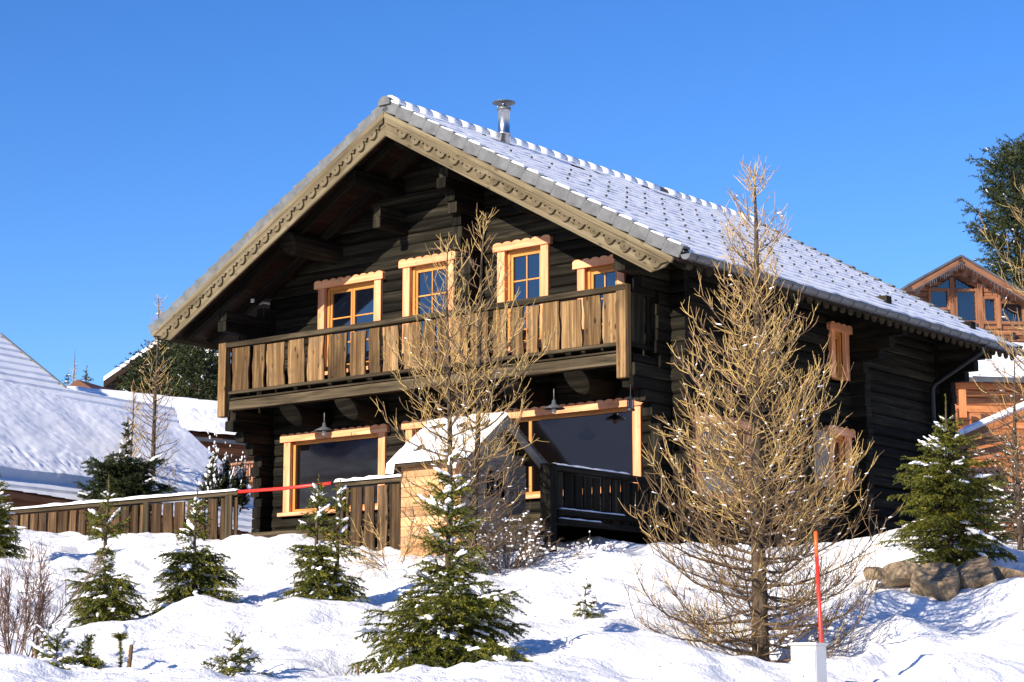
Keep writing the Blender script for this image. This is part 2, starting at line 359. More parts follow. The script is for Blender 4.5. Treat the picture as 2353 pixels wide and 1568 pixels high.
def nonuni(lo, hi, step, far):
    a = [lo]; s = step
    while a[0] > -far: s *= 1.35; a.insert(0, a[0] - s)
    b = list(np.arange(lo, hi, step)[1:]); s = step; b.append(hi)
    while b[-1] < far: s *= 1.35; b.append(b[-1] + s)
    return np.array(a + b)
gx = nonuni(-11, 11, .055, 4000); gy = nonuni(17, 38, .055, 4000)
GX, GY = np.meshgrid(gx, gy, indexing='ij'); GZ = ground(GX, GY)
# wells in the snow round the young trees
def well(x, y, r, d):
    global GZ
    q = np.sqrt((GX - x) ** 2 + (GY - y) ** 2) / r; GZ = GZ - d * np.exp(-q ** 4)
NI, NJ = len(gx), len(gy)
idx = np.arange(NI * NJ).reshape(NI, NJ)
GF = np.stack([idx[:-1, :-1].ravel(), idx[1:, :-1].ravel(), idx[1:, 1:].ravel(), idx[:-1, 1:].ravel()], -1)
def build_ground():
    V = np.stack([GX.ravel(), GY.ravel(), GZ.ravel()], -1)
    o = mesh_object('ground', V, GF, None, None, M['snow'], None, (0, 0, 0), True, 0)
    tag(o, 'snow covered garden bank rising to the chalets', None, None, 'structure')
# ================================================================ the chalet
UC, HP, TANR = -4.615, 9.797, 0.5619
WR, WLf, OV, LB = 5.973, 5.814, 1.6, 10.0
RA = math.atan(TANR); CR, SR_ = math.cos(RA), math.sin(RA)
chalet = thing('chalet', 'large black log chalet with front balcony, honey coloured windows and snowy tiled roof', 'house', HM @ Matrix.Translation((0, 0, 1.8)))
def roof_w(u, off=0.0): return HP - abs(u - UC) * TANR - off / CR
courses = []; _w = 1.7
while _w < 9.8:
    h = R.uniform(.180, .215); courses.append((_w, _w + h)); _w += h
def logs(mb, O, A, N, a0, a1, w0, w1, openings=(), topfn=None, thick=.17):
    O, A, N = Vector(O), Vector(A), Vector(N)
    for wa, wb in courses:
        if wb < w0 or wa > w1: continue
        iv = [(a0, a1)]
        if topfn:
            lim = topfn(wa + .05)
            if lim is None: continue
            iv = [(max(a0, lim[0]), min(a1, lim[1]))]
            if iv[0][1] - iv[0][0] < .1: continue
        for (b0, b1, c0, c1) in openings:
            if min(wb, c1) - max(wa, c0) > .3 * (wb - wa):
                nv = []
                for p, q in iv:
                    if b1 <= p or b0 >= q: nv.append((p, q))
                    else:
                        if b0 - p > .02: nv.append((p, b0))
                        if q - b1 > .02: nv.append((b1, q))
                iv = nv
        for p, q in iv:
            f = R.uniform(-.009, .009); j = R.uniform(-.006, .006)
            prof = [(-thick, wa + .003), (-.03 + f, wa + .003), (f - .004, wa + .03), (.006 + f, (wa + wb) / 2), (f - .004, wb - .03), (-.03 + f, wb - .003), (-thick, wb - .003)]
            pr = [(n_, w_ + (j if 0 < i < 6 else 0)) for i, (n_, w_) in enumerate(prof)]
            mb.prism(pr, O + A * p, N, (0, 0, 1), A * (q - p), R.random(), True)
FW = [(-7.66, -6.12, 5.6, 7.2), (-5.6, -4.43, 5.6, 7.32), (-3.46, -2.37, 5.6, 7.32), (-1.77, -.82, 5.6, 6.84), (-8.46, -5.98, 3.1, 4.45), (-5.5, -.53, 3.1, 4.46)]
mb = MB(HM)
def ftop(w):
    d = (HP - .2 - w) / TANR
    return None if d < .1 else (UC - d, UC + d)
logs(mb, (0, 0, 0), (1, 0, 0), (0, -1, 0), -8.95, 0.30, 1.7, 9.6, FW, ftop)
front_wall = link('front_wall', mb, M['log'], chalet)
mb = MB(HM)
logs(mb, (0, 0, 0), (0, 1, 0), (1, 0, 0), .02, 9.25, 1.7, 6.95, [(.66, 2.28, 3.1, 4.3), (5.1, 5.6, 5.47, 6.36), (4.95, 5.6, 3.45, 4.45)])
# crossing log ends of the side wall at the front corner, of the inner walls and of the back wall
def stack(mb, u0, u1, w0, w1, f0, f1=None, inner=.1, jit=.05):
    for i, (wa, wb) in enumerate(courses):
        if wb < w0 or wa > w1: continue
        m = (wa + wb) / 2; e = f0(m) + R.uniform(-jit, jit); du = R.uniform(-.015, .015)
        pr = [(u0 + du, wa + .02), (u0 + .02 + du, wa + .003), (u1 - .02 + du, wa + .003), (u1 + du, wa + .02), (u1 + du, wb - .02), (u1 - .02 + du, wb - .003), (u0 + .02 + du, wb - .003), (u0 + du, wb - .02)]
        mb.prism(pr, (0, -e, 0), (1, 0, 0), (0, 0, 1), (0, e + inner, 0), R.random(), True)
def corner(m):
    if 4.60 < m < 5.0: return 1.0
    if 4.42 < m <= 4.60: return .74
    if 4.22 < m <= 4.42: return .52
    if 6.35 < m < 6.8: return 1.25
    if 6.15 < m <= 6.35: return .7
    return .32
stack(mb, -.19, .02, 1.7, 6.8, corner)
for v0 in (5.75, 9.1):
    for wa, wb in courses:
        if wb > 7.0: continue
        m = (wa + wb) / 2; e = .3 + (.0 if m < 5.75 else (.28 if m < 6.0 else (.5 if m < 6.22 else .78)))
        if m > 6.45: e = .8
        mb.box((-.02, v0 + R.uniform(-.01, .01), wa + .004), (e + R.uniform(-.03, .03), v0 + .19, wb - .004), None, 0, R.random())
side_wall = link('side_wall', mb, M['log'], chalet)
mb = MB(HM)
logs(mb, (-8.9, 0, 0), (0, 1, 0), (-1, 0, 0), .02, 9.25, 1.7, 6.95)
stack(mb, -9.0, -8.79, 1.7, 6.8, corner)
tag(link('side_wall', mb, M['log'], chalet), None)
mb = MB(HM); logs(mb, (-8.95, 9.2, 0), (1, 0, 0), (0, 1, 0), 0, 9.0, 1.7, 9.6, (), lambda w: (lambda r: None if r is None else (r[0] + 8.95, r[1] + 8.95))(ftop(w)))
link('back_wall', mb, M['log'], chalet)
mb = MB(HM)
def cen(m): return 1.0 if m > 8.25 else (.78 if m > 7.9 else (.58 if m > 7.4 else .36))
stack(mb, -3.98, -3.78, 4.95, 8.75, cen)
link('cross_wall', mb, M['log'], chalet)
mb = MB(HM); stack(mb, -5.72, -5.55, 8.0, 8.25, lambda m: .7, jit=.01); link('bracket', mb, M['log'], chalet)
# dark rooms so that nothing shows through
# ---- roof
roof_mb = MB(HM)
def slope_frame(side):
    S = Vector((side * CR, 0, -SR_)); N = Vector((side * SR_, 0, CR)); return S, N
P0 = Vector((UC, -OV, HP))
for side, ln in ((1, WR / CR), (-1, WLf / CR)):
    S, N = slope_frame(side)
    nb = 46
    for i in range(nb):   # roof boards seen from below
        a, b = ln * i / nb, ln * (i + 1) / nb - .006
        O = P0 + Vector((0, .03, 0)) - N * .20
        roof_mb.prism([(a, 0), (b, 0), (b, .12), (a, .12)], O, S, N, (0, LB + OV - .06, 0), R.random(), True)
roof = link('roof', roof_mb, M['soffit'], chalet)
for side, ln in ((1, WR / CR), (-1, WLf / CR)):
    S, N = slope_frame(side); mb = MB(HM); n = 20 if side == 1 else 19; L = ln / n
    for i in range(n):
        O = P0 + Vector((0, .0, 0)); a = i * L; b = a + L
        pr = [(a, -.07), (b + .03, -.045), (b + .03, -.012), (a, -.05)]
        mb.prism(pr, O, S, N, (0, LB + OV, 0), R.random())
    link('tile_courses', mb, M['tile'], roof)
    # edge tiles
    for v0, v1, nm in ((-OV - .035, -OV + .16, 'edge_tiles'), (LB - .1, LB + .035, 'edge_tiles')):
        mb = MB(HM)
        for i in range(n):
            a = i * L; b = a + L
            for (x0, x1, dn, up) in ((v0, v0 + .035, -.185, .012), (v0 + .035, v1, -.03, .012)) if v0 < 0 else ((v1 - .035, v1, -.185, .012), (v0, v1 - .035, -.03, .012)):
                k = .038
                mb.prism([(a + .004, dn), (b + .01, dn + k), (b + .01, up + k), (a + .004, up)], P0 + Vector((0, x0 + OV, 0)), S, N, (0, x1 - x0, 0), R.random())
        link(nm, mb, M['tile'], roof, bev=.008)
    # snow lying on the courses
    V = []; F = []; vs = np.arange(-OV + .17, LB - .1, .055)
    prof = []
    for i in range(n):
        a = i * L; b = a + L
        for t_, hgt, k in ((.0, -.035, 0), (.05, -.004, 1), (.35, .012, 1), (.70, .017, 1), (.89, .018, 1), (.955, -.012, 2)):
            prof.append((a + (b - a) * t_, hgt, k, i))
    PA = np.array([p[0] for p in prof]); PH = np.array([p[1] for p in prof]); PK = np.array([p[2] for p in prof])
    AA, VV = np.meshgrid(PA, vs, indexing='ij'); HH = np.repeat(PH[:, None], len(vs), 1)
    HH = HH + np.where(PK[:, None] > 0, .007 * vnoise(AA, VV, 6, side) + .012 * vnoise(AA, VV, 1.1, 4), 0)
    AA = AA + np.where(PK[:, None] == 2, .05 * vnoise(AA, VV, 5, 3), 0)
    W = np.array([HM @ (P0 + Vector((0, OV, 0)))])[0]; R3 = np.array(HM.to_3x3())
    Sv, Nv, Vv = R3 @ np.array(S), R3 @ np.array(N), R3 @ np.array((0, 1, 0))
    P = W + AA[..., None] * Sv + HH[..., None] * Nv + VV[..., None] * Vv
    a_, b_ = AA.shape; ii = np.arange(a_ * b_).reshape(a_, b_)
    F = np.stack([ii[:-1, :-1].ravel(), ii[1:, :-1].ravel(), ii[1:, 1:].ravel(), ii[:-1, 1:].ravel()], -1)
    if side == -1: F = F[:, ::-1]
    keep = np.ones(len(F), bool)
    if side == 1:  # bare spots near the ridge and along steps
        q = P.reshape(-1, 3)[F[:, 0]]; a0 = AA[:-1, :-1].ravel(); v0 = VV[:-1, :-1].ravel()
        keep &= ~((vnoise(a0 * 1.0, v0, 2.6, 8) > .30) & (a0 < .6)) 
        pass
        for (sx, sv) in ((.5, .9), (.45, 2.3), (.6, 3.0)): keep &= ~((np.abs(a0 - sx) < .13) & (np.abs(v0 - sv) < .22))
    mesh_object('roof_snow', P.reshape(-1, 3), F[keep], None, None, M['snow_small'], roof, None, True, 0)
    if side == 1:
        mb = MB(HM)   # snow pads on the front edge tiles
        for i in range(n):
            a = i * L + .012; b = a + L * R.uniform(.8, .93); k = R.uniform(.02, .045)
            mb.prism([(a, .02), (b, .036), (b - .02, .036 + k), (a + .04, .02 + k)], P0 + Vector((0, R.uniform(-.045, -.01), 0)), S, N, (0, R.uniform(.17, .22), 0), .5)
        link('edge_snow', mb, M['snow_small'], roof, bev=.018)
        # snow guard hooks
        g = MB(HM); O0 = P0 + Vector((0, OV, 0))
        def hook(m, a, v):
            c = O0 + S * a + N * .035 + Vector((0, v, 0)); m.bar(c - S * .018, c + S * .018, .021, .034, tuple(N))
        spots = []
        for i in range(7):
            v = -.03 + .28 * (i % 2)
            while v < LB - .4:
                if R.random() < .95: spots.append(((4.80 + 2 * i) * L, v + R.uniform(-.02, .02)))
                v += .565
        spots.sort(key=lambda q: q[1])
        for q in spots[:100]:
            m = MB(HM); hook(m, *q); link('snow_guard', m, M['iron'], roof)
        for q in spots[100:]: hook(g, *q)
        tag(link('snow_guards', g, M['iron'], roof), kind='stuff')
# ridge
mb = MB(HM); sn = MB(HM); v = -OV - .05; k = 0
def halfcap(m, v0, v1, r0, r1, dw, n=9, mn=0):
    vs = []
    for vv, r in ((v0, r0), (v1, r1)):
        for i in range(n):
            an = math.pi * (i / (n - 1)) * 1.16 - .25; vs.append((UC + r * math.cos(an), vv, HP + dw + r * .9 * math.sin(an)))
    fs = [(i, i + 1, n + i + 1, n + i) for i in range(n - 1)]; uv = [[(0, 0), (.1, 0), (.1, .1), (0, .1)]] * len(fs)
    fs += [tuple(range(n))[::-1], tuple(range(n, 2 * n))]; uv += [[(0, 0)] * n] * 2
    m.add(vs, fs, uv)
while v < LB:
    halfcap(mb, v, v + .42, .125, .108, -.03)
    if v > -OV: 
        if R.random() < .96: halfcap(sn, v + R.uniform(-.03, .02), v + R.uniform(.36, .42), .131 + R.uniform(-.003, .004), .131, -.028)
    else: halfcap(sn, v + .1, v + .4, .15, .13, -.015)
    v += .38
halfcap(mb, -OV - .075, -OV - .03, .135, .135, -.045)
link('ridge_tiles', mb, M['tile'], roof, smooth=False)
link('ridge_snow', sn, M['snow_small'], roof, smooth=True)
# rafters under the overhang
for side, ln in ((1, WR / CR), (-1, WLf / CR)):
    S, N = slope_frame(side)
    for v in (-1.05, -.42):
        mb = MB(HM); mb.prism([(.05, -.34), (ln - .25, -.34), (ln - .15, -.2), (.05, -.2)], P0 + Vector((0, v + OV, 0)), S, N, (0, .11, 0), R.random())
        link('rafter', mb, M['log'], roof)
# purlins carried out under the overhang
def purlin(u, w, r, v0=-1.25, rounded=True):
    mb = MB(HM)
    if rounded:
        n = 12; vs = []
        for j, v in enumerate((v0, v0 + .03, .1)):
            for i in range(n):
                an = 6.28318 * i / n; rr = r * (.92 if j == 0 else 1)
                z = rr * math.sin(an) * 1.1; vs.append((u + rr * math.cos(an), v + (max(0, -z) * .5 if j < 2 else 0), w + z))
        fs = []; uv = []
        for j in range(2):
            for i in range(n):
                i2 = (i + 1) % n; fs.append((j * n + i2, j * n + i, (j + 1) * n + i, (j + 1) * n + i2)); vv = (v0, 0.0)[j]
                uv.append([(vv, i2 * .1), (vv, i * .1), (vv + 1, i * .1), (vv + 1, i2 * .1)])
        fs.append(tuple(range(n))); uv.append([(vs[i][0], vs[i][2]) for i in range(n)])
        mb.add(vs, fs, uv)
    else: mb.box((u - r, v0, w - r * 1.1), (u + r, .1, w + r * 1.1), None, 1)
    return link('purlin', mb, M['log'], chalet, bev=0 if rounded else .02)
purlin(-7.28, 7.78, .19); purlin(-2.05, 7.80, .19); purlin(-5.72, 8.72, .11, -1.3, False); purlin(-3.5, 8.72, .12, -1.3, False); purlin(UC, 9.2, .14, -1.3)
# barge boards with the scalloped overlay
for side, ln in ((1, WR / CR), (-1, WLf / CR)):
    S, N = slope_frame(side); y = -OV
    mb = MB(HM); O = P0 + Vector((0, -.03, 0))
    e = ln - .10; t = SR_ / CR
    c0 = .19 * t; c1 = .52 * t
    mb.prism([(.19 * t, -.19), (e, -.19), (e - .06, -.36), (e - .26, -.53), (.53 * t, -.53)], O, S, N, (0, .045, 0), .5)
    b = link('bargeboard', mb, M['barge'], chalet, bev=.006)
    mb = MB(HM); mb.prism([(.19 * t, -.17), (e + .05, -.17), (e + .05, -.255), (.255 * t, -.262)], P0 + Vector((0, -.075, 0)), S, N, (0, .045, 0), .7)
    link('top_moulding', mb, M['barge'], b, bev=.005)
    mb = MB(HM); sp = .325; pts = [(.26 * t + .02, -.262), (e - .02, -.262)]; a = e - .12; lo = -.33; ring = []
    k = 0
    while a > .55 * t + .2:   # right to left along the lower edge
        cx = a - .10
        for j in range(9):
            an = math.pi * j / 8; ring.append((cx + .093 * math.cos(an), lo - .012 - .098 * math.sin(an)))
        ring.append((cx - .105, lo + .01)); ring.append((cx - .15, lo - .03)); ring.append((cx - .165, lo - .03)); ring.append((cx - .20, lo + .01))
        a -= sp; k += 1
    ring = [q for q in ring if q[0] > .34 * t + .03]
    mb.prism(pts + ring + [(.345 * t + .02, lo)], P0 + Vector((0, -.072, 0)), S, N, (0, .04, 0), .4)
    sc = link('scalloped_trim', mb, M['barge'], b)
    mb = MB(HM); a = e - .12
    while a > .6 * t + .2:
        c = P0 + Vector((0, -.078, 0)) + S * (a - .10) + N * (lo - .025)
        mb.tube([c, c + Vector((0, .02, 0))], .014, 8)
        c = P0 + Vector((0, -.078, 0)) + S * (a - .26) + N * (lo + .02); mb.tube([c, c + Vector((0, .01, 0))], .008, 6)
        a -= sp
    link('drilled_holes', mb, M['iron'], b)
# eave trim with teeth, gutter and downpipe on the right side
UE = UC + WR; HE = roof_w(UE)
mb = MB(HM); pts = [(-OV + .05, .0), (LB - .05, .0)]; v = LB - .1
while v > -OV + .3:
    for j in range(9):
        an = math.pi * j / 8; pts.append((v - .105 + .082 * math.cos(an), -.085 - .095 * math.sin(an)))
    pts.append((v - .20, -.065)); pts.append((v - .225, -.085)); pts.append((v - .25, -.065)); v -= .27
mb.prism(pts, (UE - .12, 0, HE - .08), (0, 1, 0), (0, 0, 1), (.03, 0, 0), .3)
et = link('eave_trim', mb, M['rail'], chalet)
mb = MB(HM); mb.prism([(-OV + .05, .06), (5.0, .06), (5.0, -.1), (-OV + .05, -.1)], (UC - WLf + .12, 0, roof_w(UC - WLf) - .12), (0, 1, 0), (0, 0, 1), (.03, 0, 0), .3)
link('eave_trim', mb, M['barge'], chalet)
mb = MB(HM); n = 10; gu, gw, gr = UE + .055, HE - .085, .085; vs = []; fs = []; uv = []
vv = [-OV - .02] + [(-OV + k * 2.0) for k in range(1, 6)] + [LB + .05]
for v in vv:
    for i in range(n):
        an = math.pi + math.pi * i / (n - 1); vs.append((gu + gr * math.cos(an), v, gw + gr * math.sin(an)))
for j in range(len(vv) - 1):
    for i in range(n - 1): fs.append((j * n + i, (j + 1) * n + i, (j + 1) * n + i + 1, j * n + i + 1)); uv.append([(0, 0)] * 4)
fs.append(tuple(range(n))); uv.append([(0, 0)] * n); fs.append(tuple(range((len(vv) - 1) * n, len(vv) * n))); uv.append([(0, 0)] * n)
mb.add(vs, fs, uv, .5)
mb.tube([(gu + gr, -OV - .02, gw + .003), (gu + gr, LB + .05, gw + .003)], .014, 6)
for k in range(30):
    v = -OV + .2 + k * .39; c = [(gu + (gr + .006) * math.cos(math.pi + math.pi * i / 8), v, gw + (gr + .006) * math.sin(math.pi + math.pi * i / 8)) for i in range(9)]
    mb.tube(c, .009, 4, caps=False)
gut = link('gutter', mb, M['zinc'], roof)
g1 = onu(2262, 822, gu)
mb = MB(HM); mb.tube([(gu, g1[1], gw - .06), (gu - .03, g1[1] - .02, gw - .2), (.16, 8.72, 5.72), (.11, 8.7, 5.6), (.11, 8.7, 2.2)], [.05] * 5, 10)
for w in (5.0, 4.0, 3.0): mb.tube([(.11, 8.7, w), (.11, 8.7, w + .04)], .06, 10)
link('downpipe', mb, M['iron'], chalet, smooth=True)
# flue
mb = MB(HM); CHV = 1.05; cc = (-4.2, CHV, 0)
mb.lathe([(.10, 9.3), (.10, 9.70), (.125, 9.70), (.125, 9.73), (.105, 9.76), (.105, 10.16), (.12, 10.165), (.12, 10.19), (.10, 10.2), (.05, 10.22), (.05, 10.24), (0, 10.24)], cc, 24)
for k in range(4):
    an = k * 1.5708 + .5; mb.bar((-4.2 + .1 * math.cos(an), CHV + .1 * math.sin(an), 10.15), (-4.2 + .13 * math.cos(an), CHV + .13 * math.sin(an), 10.3), .012, .004)
chim = link('chimney', mb, M['steel'], roof, smooth=True)
mb = MB(HM); mb.lathe([(0, 10.335), (.205, 10.30), (.21, 10.29), (.2, 10.285), (0, 10.30)], cc, 24); mb.lathe([(.108, 10.15), (.125, 10.155), (.125, 10.2), (.06, 10.215)], cc, 24); link('chimney_cap', mb, M['zinc'], roof, smooth=True)
for p in chim.data.polygons: p.use_smooth = True
# ---- windows
def window(fr, a0, a1, w0, w1, leaves, rows, jw=.15, over=.07, lint=.15, sill=True, glassm='glass', rowh=None, label=None, scal=True):
    O, A, N = [Vector(q) for q in fr]; Z = Vector((0, 0, 1))
    def bx(m, a, b, n0, n1, c, d, g=2, rnd=None):
        L = Matrix((A, N, Z)).transposed().to_4x4(); L.translation = O
        if L.determinant() < 0: pass
        m.box((a, n0, c), (b, n1, d), L, g, rnd)
    mb = MB(HM)
    bx(mb, a0, a0 + jw, -.02, .055, w0, w1 - lint * .9); bx(mb, a1 - jw, a1, -.02, .055, w0, w1 - lint * .9)
    if sill: bx(mb, a0 - .1, a1 + .1, -.05, .10, w0 - .07, w0 - .002, 0)
    root = link('window', mb, M['orange'], chalet, bev=.006)
    if label: root['label'] = label
    mb = MB(HM); n = max(3, round((a1 - a0 + 2 * over) / .19)); st = (a1 - a0 + 2 * over) / n; pts = [(a0 - over, w1 - lint), (a1 + over, w1 - lint)]
    if scal:
        for k in range(n):
            c = a1 + over - st * (k + .5)
            for j in range(7):
                an = math.pi * j / 6; pts.append((c + st * .5 * math.cos(an), w1 - .045 + .045 * math.sin(an)))
    else: pts += [(a1 + over, w1), (a0 - over, w1)]
    mb.prism(pts, O + N * .0, A, Z, N * .085, .6); link('lintel', mb, M['orange'], root)
    # frame and sashes
    mb = MB(HM); i0, i1, t0 = a0 + jw, a1 - jw, w1 - lint
    f = .055
    bx(mb, i0 - .01, i0 + f, -.13, -.035, w0, t0); bx(mb, i1 - f, i1 + .01, -.13, -.035, w0, t0); bx(mb, i0 + f, i1 - f, -.13, -.035, t0 - f, t0 + .03, 0); bx(mb, i0 + f, i1 - f, -.13, -.035, w0, w0 + f, 0)
    tot = i1 - i0 - 2 * f; x = i0 + f; gl = MB(HM)
    for fr_, cols in leaves:
        lw = tot * fr_; s = .05
        if cols > 0:
            bx(mb, x + .004, x + s, -.12, -.055, w0 + f, t0 - f); bx(mb, x + lw - s, x + lw - .004, -.12, -.055, w0 + f, t0 - f)
            bx(mb, x + s, x + lw - s, -.12, -.055, t0 - f - s, t0 - f - .003, 0); bx(mb, x + s, x + lw - s, -.12, -.055, w0 + f, w0 + f + s * 1.3, 0)
            g0, g1_, h0, h1 = x + s, x + lw - s, w0 + f + s, t0 - f - s
            for k in range(1, cols): c = g0 + (g1_ - g0) * k / cols; bx(mb, c - .013, c + .013, -.11, -.068, h0, h1)
            rh = rowh or (h1 - h0) / rows; k = 1
            while h1 - rh * k > h0 + .1: c = h1 - rh * k; bx(mb, g0, g1_, -.108, -.07, c - .013, c + .013, 0); k += 1
        else: g0, g1_, h0, h1 = x + .02, x + lw - .02, w0 + f, t0 - f; bx(mb, x + lw - .03, x + lw + .03, -.13, -.05, h0, h1)
        bx(gl, g0 - .01, g1_ + .01, -.10, -.085, h0 - .01, h1 + .01)
        x += lw
    link('sash', mb, M['sash'], root, bev=.004)
    link('glass', gl, M[glassm], root)
    return root
FR = ((0, 0, 0), (1, 0, 0), (0, -1, 0)); FS = ((0, 0, 0), (0, 1, 0), (1, 0, 0))
window(FR, -7.66, -6.12, 5.62, 7.31, [(.5, 1), (.5, 1)], 3, .16, rowh=.46)
window(FR, -5.60, -4.43, 5.62, 7.44, [(1, 2)], 3, .16, rowh=.42)
window(FR, -3.46, -2.37, 5.62, 7.44, [(1, 2)], 3, .16, rowh=.42)
window(FR, -1.77, -.82, 5.62, 6.93, [(1, 2)], 2, .15, rowh=.42)
window(FR, -8.46, -5.98, 3.13, 4.56, [(.5, 0), (.5, 0)][:1] and [(1, 0)], 1, .16, glassm='glass_low')
window(FR, -5.50, -.53, 3.13, 4.57, [(.54, 0), (.46, 0)], 1, .15, glassm='glass_low', sill=True)
window(FS, .64, 2.30, 3.07, 4.36, [(1, 0)], 1, .15)
window(FS, 5.02, 5.66, 5.42, 6.42, [(1, 1)], 2, .14, sill=False)
wr = window(FS, 4.86, 5.66, 3.45, 4.55, [(1, 1)], 2, .15, sill=False)
mb = MB(HM); mb.box((.02, 4.34, 3.45), (.06, 4.82, 4.42), None, 2); mb.box((.06, 4.36, 3.6), (.085, 4.80, 3.68), None, 1); mb.box((.06, 4.36, 4.2), (.085, 4.80, 4.28), None, 1); link('shutter', mb, M['grayply'], wr, bev=.006)
# ---- balcony
BV = -1.05
mb = MB(HM)
mb.box((-8.87, BV - .0, 4.93), (-.22, BV + .14, 5.10), None, 0); mb.box((-8.84, BV + .14, 5.08), (-.14, -.02, 5.115), None, 0)
for k in range(10): v = BV + .02 + k * .1; mb.box((-8.86, v, 5.12), (-.21, v + .09, 5.15), None, 0)
balc = link('balcony', mb, M['rail'], chalet, bev=.006)
mb = MB(HM); mb.box((-8.87, BV - .035, 5.215), (-.24, BV + .05, 5.27), None, 0); link('bottom_rail', mb, M['rail'], balc, bev=.006)
mb = MB(HM); mb.prism([(BV - .07, 6.07), (BV + .09, 6.07), (BV + .09, 6.16), (BV - .07, 6.16)], (-8.92, 0, 0), (0, 1, 0), (0, 0, 1), (8.86, 0, 0), .35, True); link('handrail', mb, M['rail'], balc, bev=.008)
def wavy(m, u0, u1, w0, w1, v, th=.03, amp=.012, rnd=None):
    n = 9; a = R.uniform(0, 9); b = R.uniform(0, 9); pts = []
    for k in range(n): t = k / (n - 1); pts.append((u0 + amp * (math.sin(a + t * 5) + .6 * math.sin(b + t * 13)), w0 + (w1 - w0) * t))
    for k in range(n): t = 1 - k / (n - 1); pts.append((u1 + amp * (math.sin(b + t * 4.4) + .6 * math.sin(a + t * 11)), w0 + (w1 - w0) * t))
    m.prism([(p[0], p[1]) for p in pts][::-1], (0, v, 0), (1, 0, 0), (0, 0, 1), (0, th, 0), rnd, True)
BX = [(535,574),(582,609),(614,655),(663,701),(708,746),(755,798),(806,842),(849,875),(881,917),(928,969),(973,1001),(1005,1030),(1037,1074),(1083,1123),(1134,1166),(1175,1204),(1212,1239),(1246,1287),(1290,1338),(1342,1382),(1386,1419)]
for x0, x1 in BX:
    y = 850 - (x0 - 530) * .13; mb = MB(HM); wavy(mb, onv(x0, y, BV)[0] + .008, onv(x1, y, BV)[0] - .008, 5.275, 6.03 + R.uniform(0, .035), BV - .02, .032, .013)
    link('railing_board', mb, M['board'], balc)
mb = MB(HM); mb.box((-9.12, BV - .06, 4.82), (-8.93, BV + .08, 6.17), None, 2, .75); link('corner_board', mb, M['board'], balc, bev=.01)
mb = MB(HM); mb.box((-.235, BV - .06, 4.70), (-.055, BV + .10, 6.18), None, 2, .85); link('corner_board', mb, M['board'], balc, bev=.01)
for u0, nm in ((-.17, 0), (-9.02, 1)):
    for x0, x1, w0, w1 in ((0, .13, 6.07, 6.16), (.02, .09, 5.215, 5.285), (0, .12, 4.93, 5.10)):
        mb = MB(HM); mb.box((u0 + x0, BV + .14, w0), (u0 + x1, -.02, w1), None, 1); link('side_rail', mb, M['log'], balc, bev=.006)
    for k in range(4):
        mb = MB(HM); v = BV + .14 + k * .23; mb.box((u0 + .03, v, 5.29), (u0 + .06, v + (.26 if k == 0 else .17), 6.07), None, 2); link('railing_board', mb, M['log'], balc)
for u in (-7.47, -6.13, -3.8, -2.45, -1.16):
    mb = MB(HM); n = 12; vs = []; r = .185
    for v, sk in ((-1.0, 1), (-.97, 1), (.05, 0)):
        for i in range(n):
            an = 6.28318 * i / n; z = r * math.sin(an); z2 = min(z, .10); vs.append((u + r * 1.15 * math.cos(an), v + sk * max(0, -z + .08) * 1.2, 4.81 + z2 * (1 if z > -.05 else 1.25)))
    fs = [tuple(range(n))]; uv = [[(vs[i][0], vs[i][2]) for i in range(n)]]
    for j in range(2):
        for i in range(n):
            i2 = (i + 1) % n; fs.append((j * n + i2, j * n + i, (j + 1) * n + i, (j + 1) * n + i2)); uv.append([(j, i2 * .1), (j, i * .1), (j + 1, i * .1), (j + 1, i2 * .1)])
    mb.add(vs, fs, uv); link('support_log', mb, M['log'], balc)
# terrace deck with short posts
mb = MB(HM)
for k in range(12): v = -2.95 + k * .245; mb.box((-8.6, v, 2.44), (-.1, v + .225, 2.50), None, 0)
mb.box((-8.6, -2.98, 2.26), (-.1, -2.9, 2.435), None, 0)
deck = link('terrace_deck', mb, M['rail'], chalet, bev=.005)
for x in (662, 712, 770):
    u = onv(x, 1235, -2.9)[0]; mb = MB(HM); mb.box((u - .09, -3.05, 1.9), (u + .1, -2.99, 2.43), None, 2, .8); link('deck_post', mb, M['orange'] if x < 700 else M['board'], deck, bev=.01)
mb = MB(HM); p = onv(583, 691, -.4); mb.box((p[0] - .04, -.45, p[2] - .045), (p[0] + .04, -.2, p[2] + .03)); mb.box((p[0] - .02, -.2, p[2] - .02), (p[0] + .02, .02, p[2] + .02)); link('sensor', mb, M['white'], chalet, bev=.01)
# lamps hanging from the balcony
def hanging_lamp(x, y, label):
    c = onv(x, y, -.75); w = c[2]
    mb = MB(HM); mb.lathe([(.010, .30), (.010, .13), (.03, .12), (.038, .06), (.06, .045), (.172, -.01), (.176, -.022), (.06, .0), (.05, -.02), (0, -.02)], (c[0], c[1], w), 20)
    root = thing('hanging_lamp', label, 'lamp', HM @ Matrix.Translation((c[0], c[1], w)), 'enamel lamps hanging under the balcony')
    link('lamp_shade', mb, M['lampmetal'], root, smooth=True)
    mb = MB(HM); mb.lathe([(.03, -.02), (.045, -.05), (.04, -.08), (0, -.10)], (c[0], c[1], w), 14); link('bulb', mb, M['white'], root, smooth=True)
hanging_lamp(745, 988, 'grey enamel lamp hanging under the balcony, above the left picture window')
hanging_lamp(1273, 937, 'grey enamel lamp hanging under the balcony, above the right picture window')
c = onv(1449, 925, -1.15)
root = thing('lantern', 'small black iron lantern hanging on a chain from the balcony corner', 'lantern', HM @ Matrix.Translation((c[0], c[1], c[2] - .12)))
mb = MB(HM); mb.lathe([(0, -.13), (.065, -.13), (.065, -.10), (.04, -.09)], (c[0], c[1], c[2]), 12); mb.lathe([(.05, .04), (.06, .05), (.02, .10), (.0, .10)], (c[0], c[1], c[2]), 12)
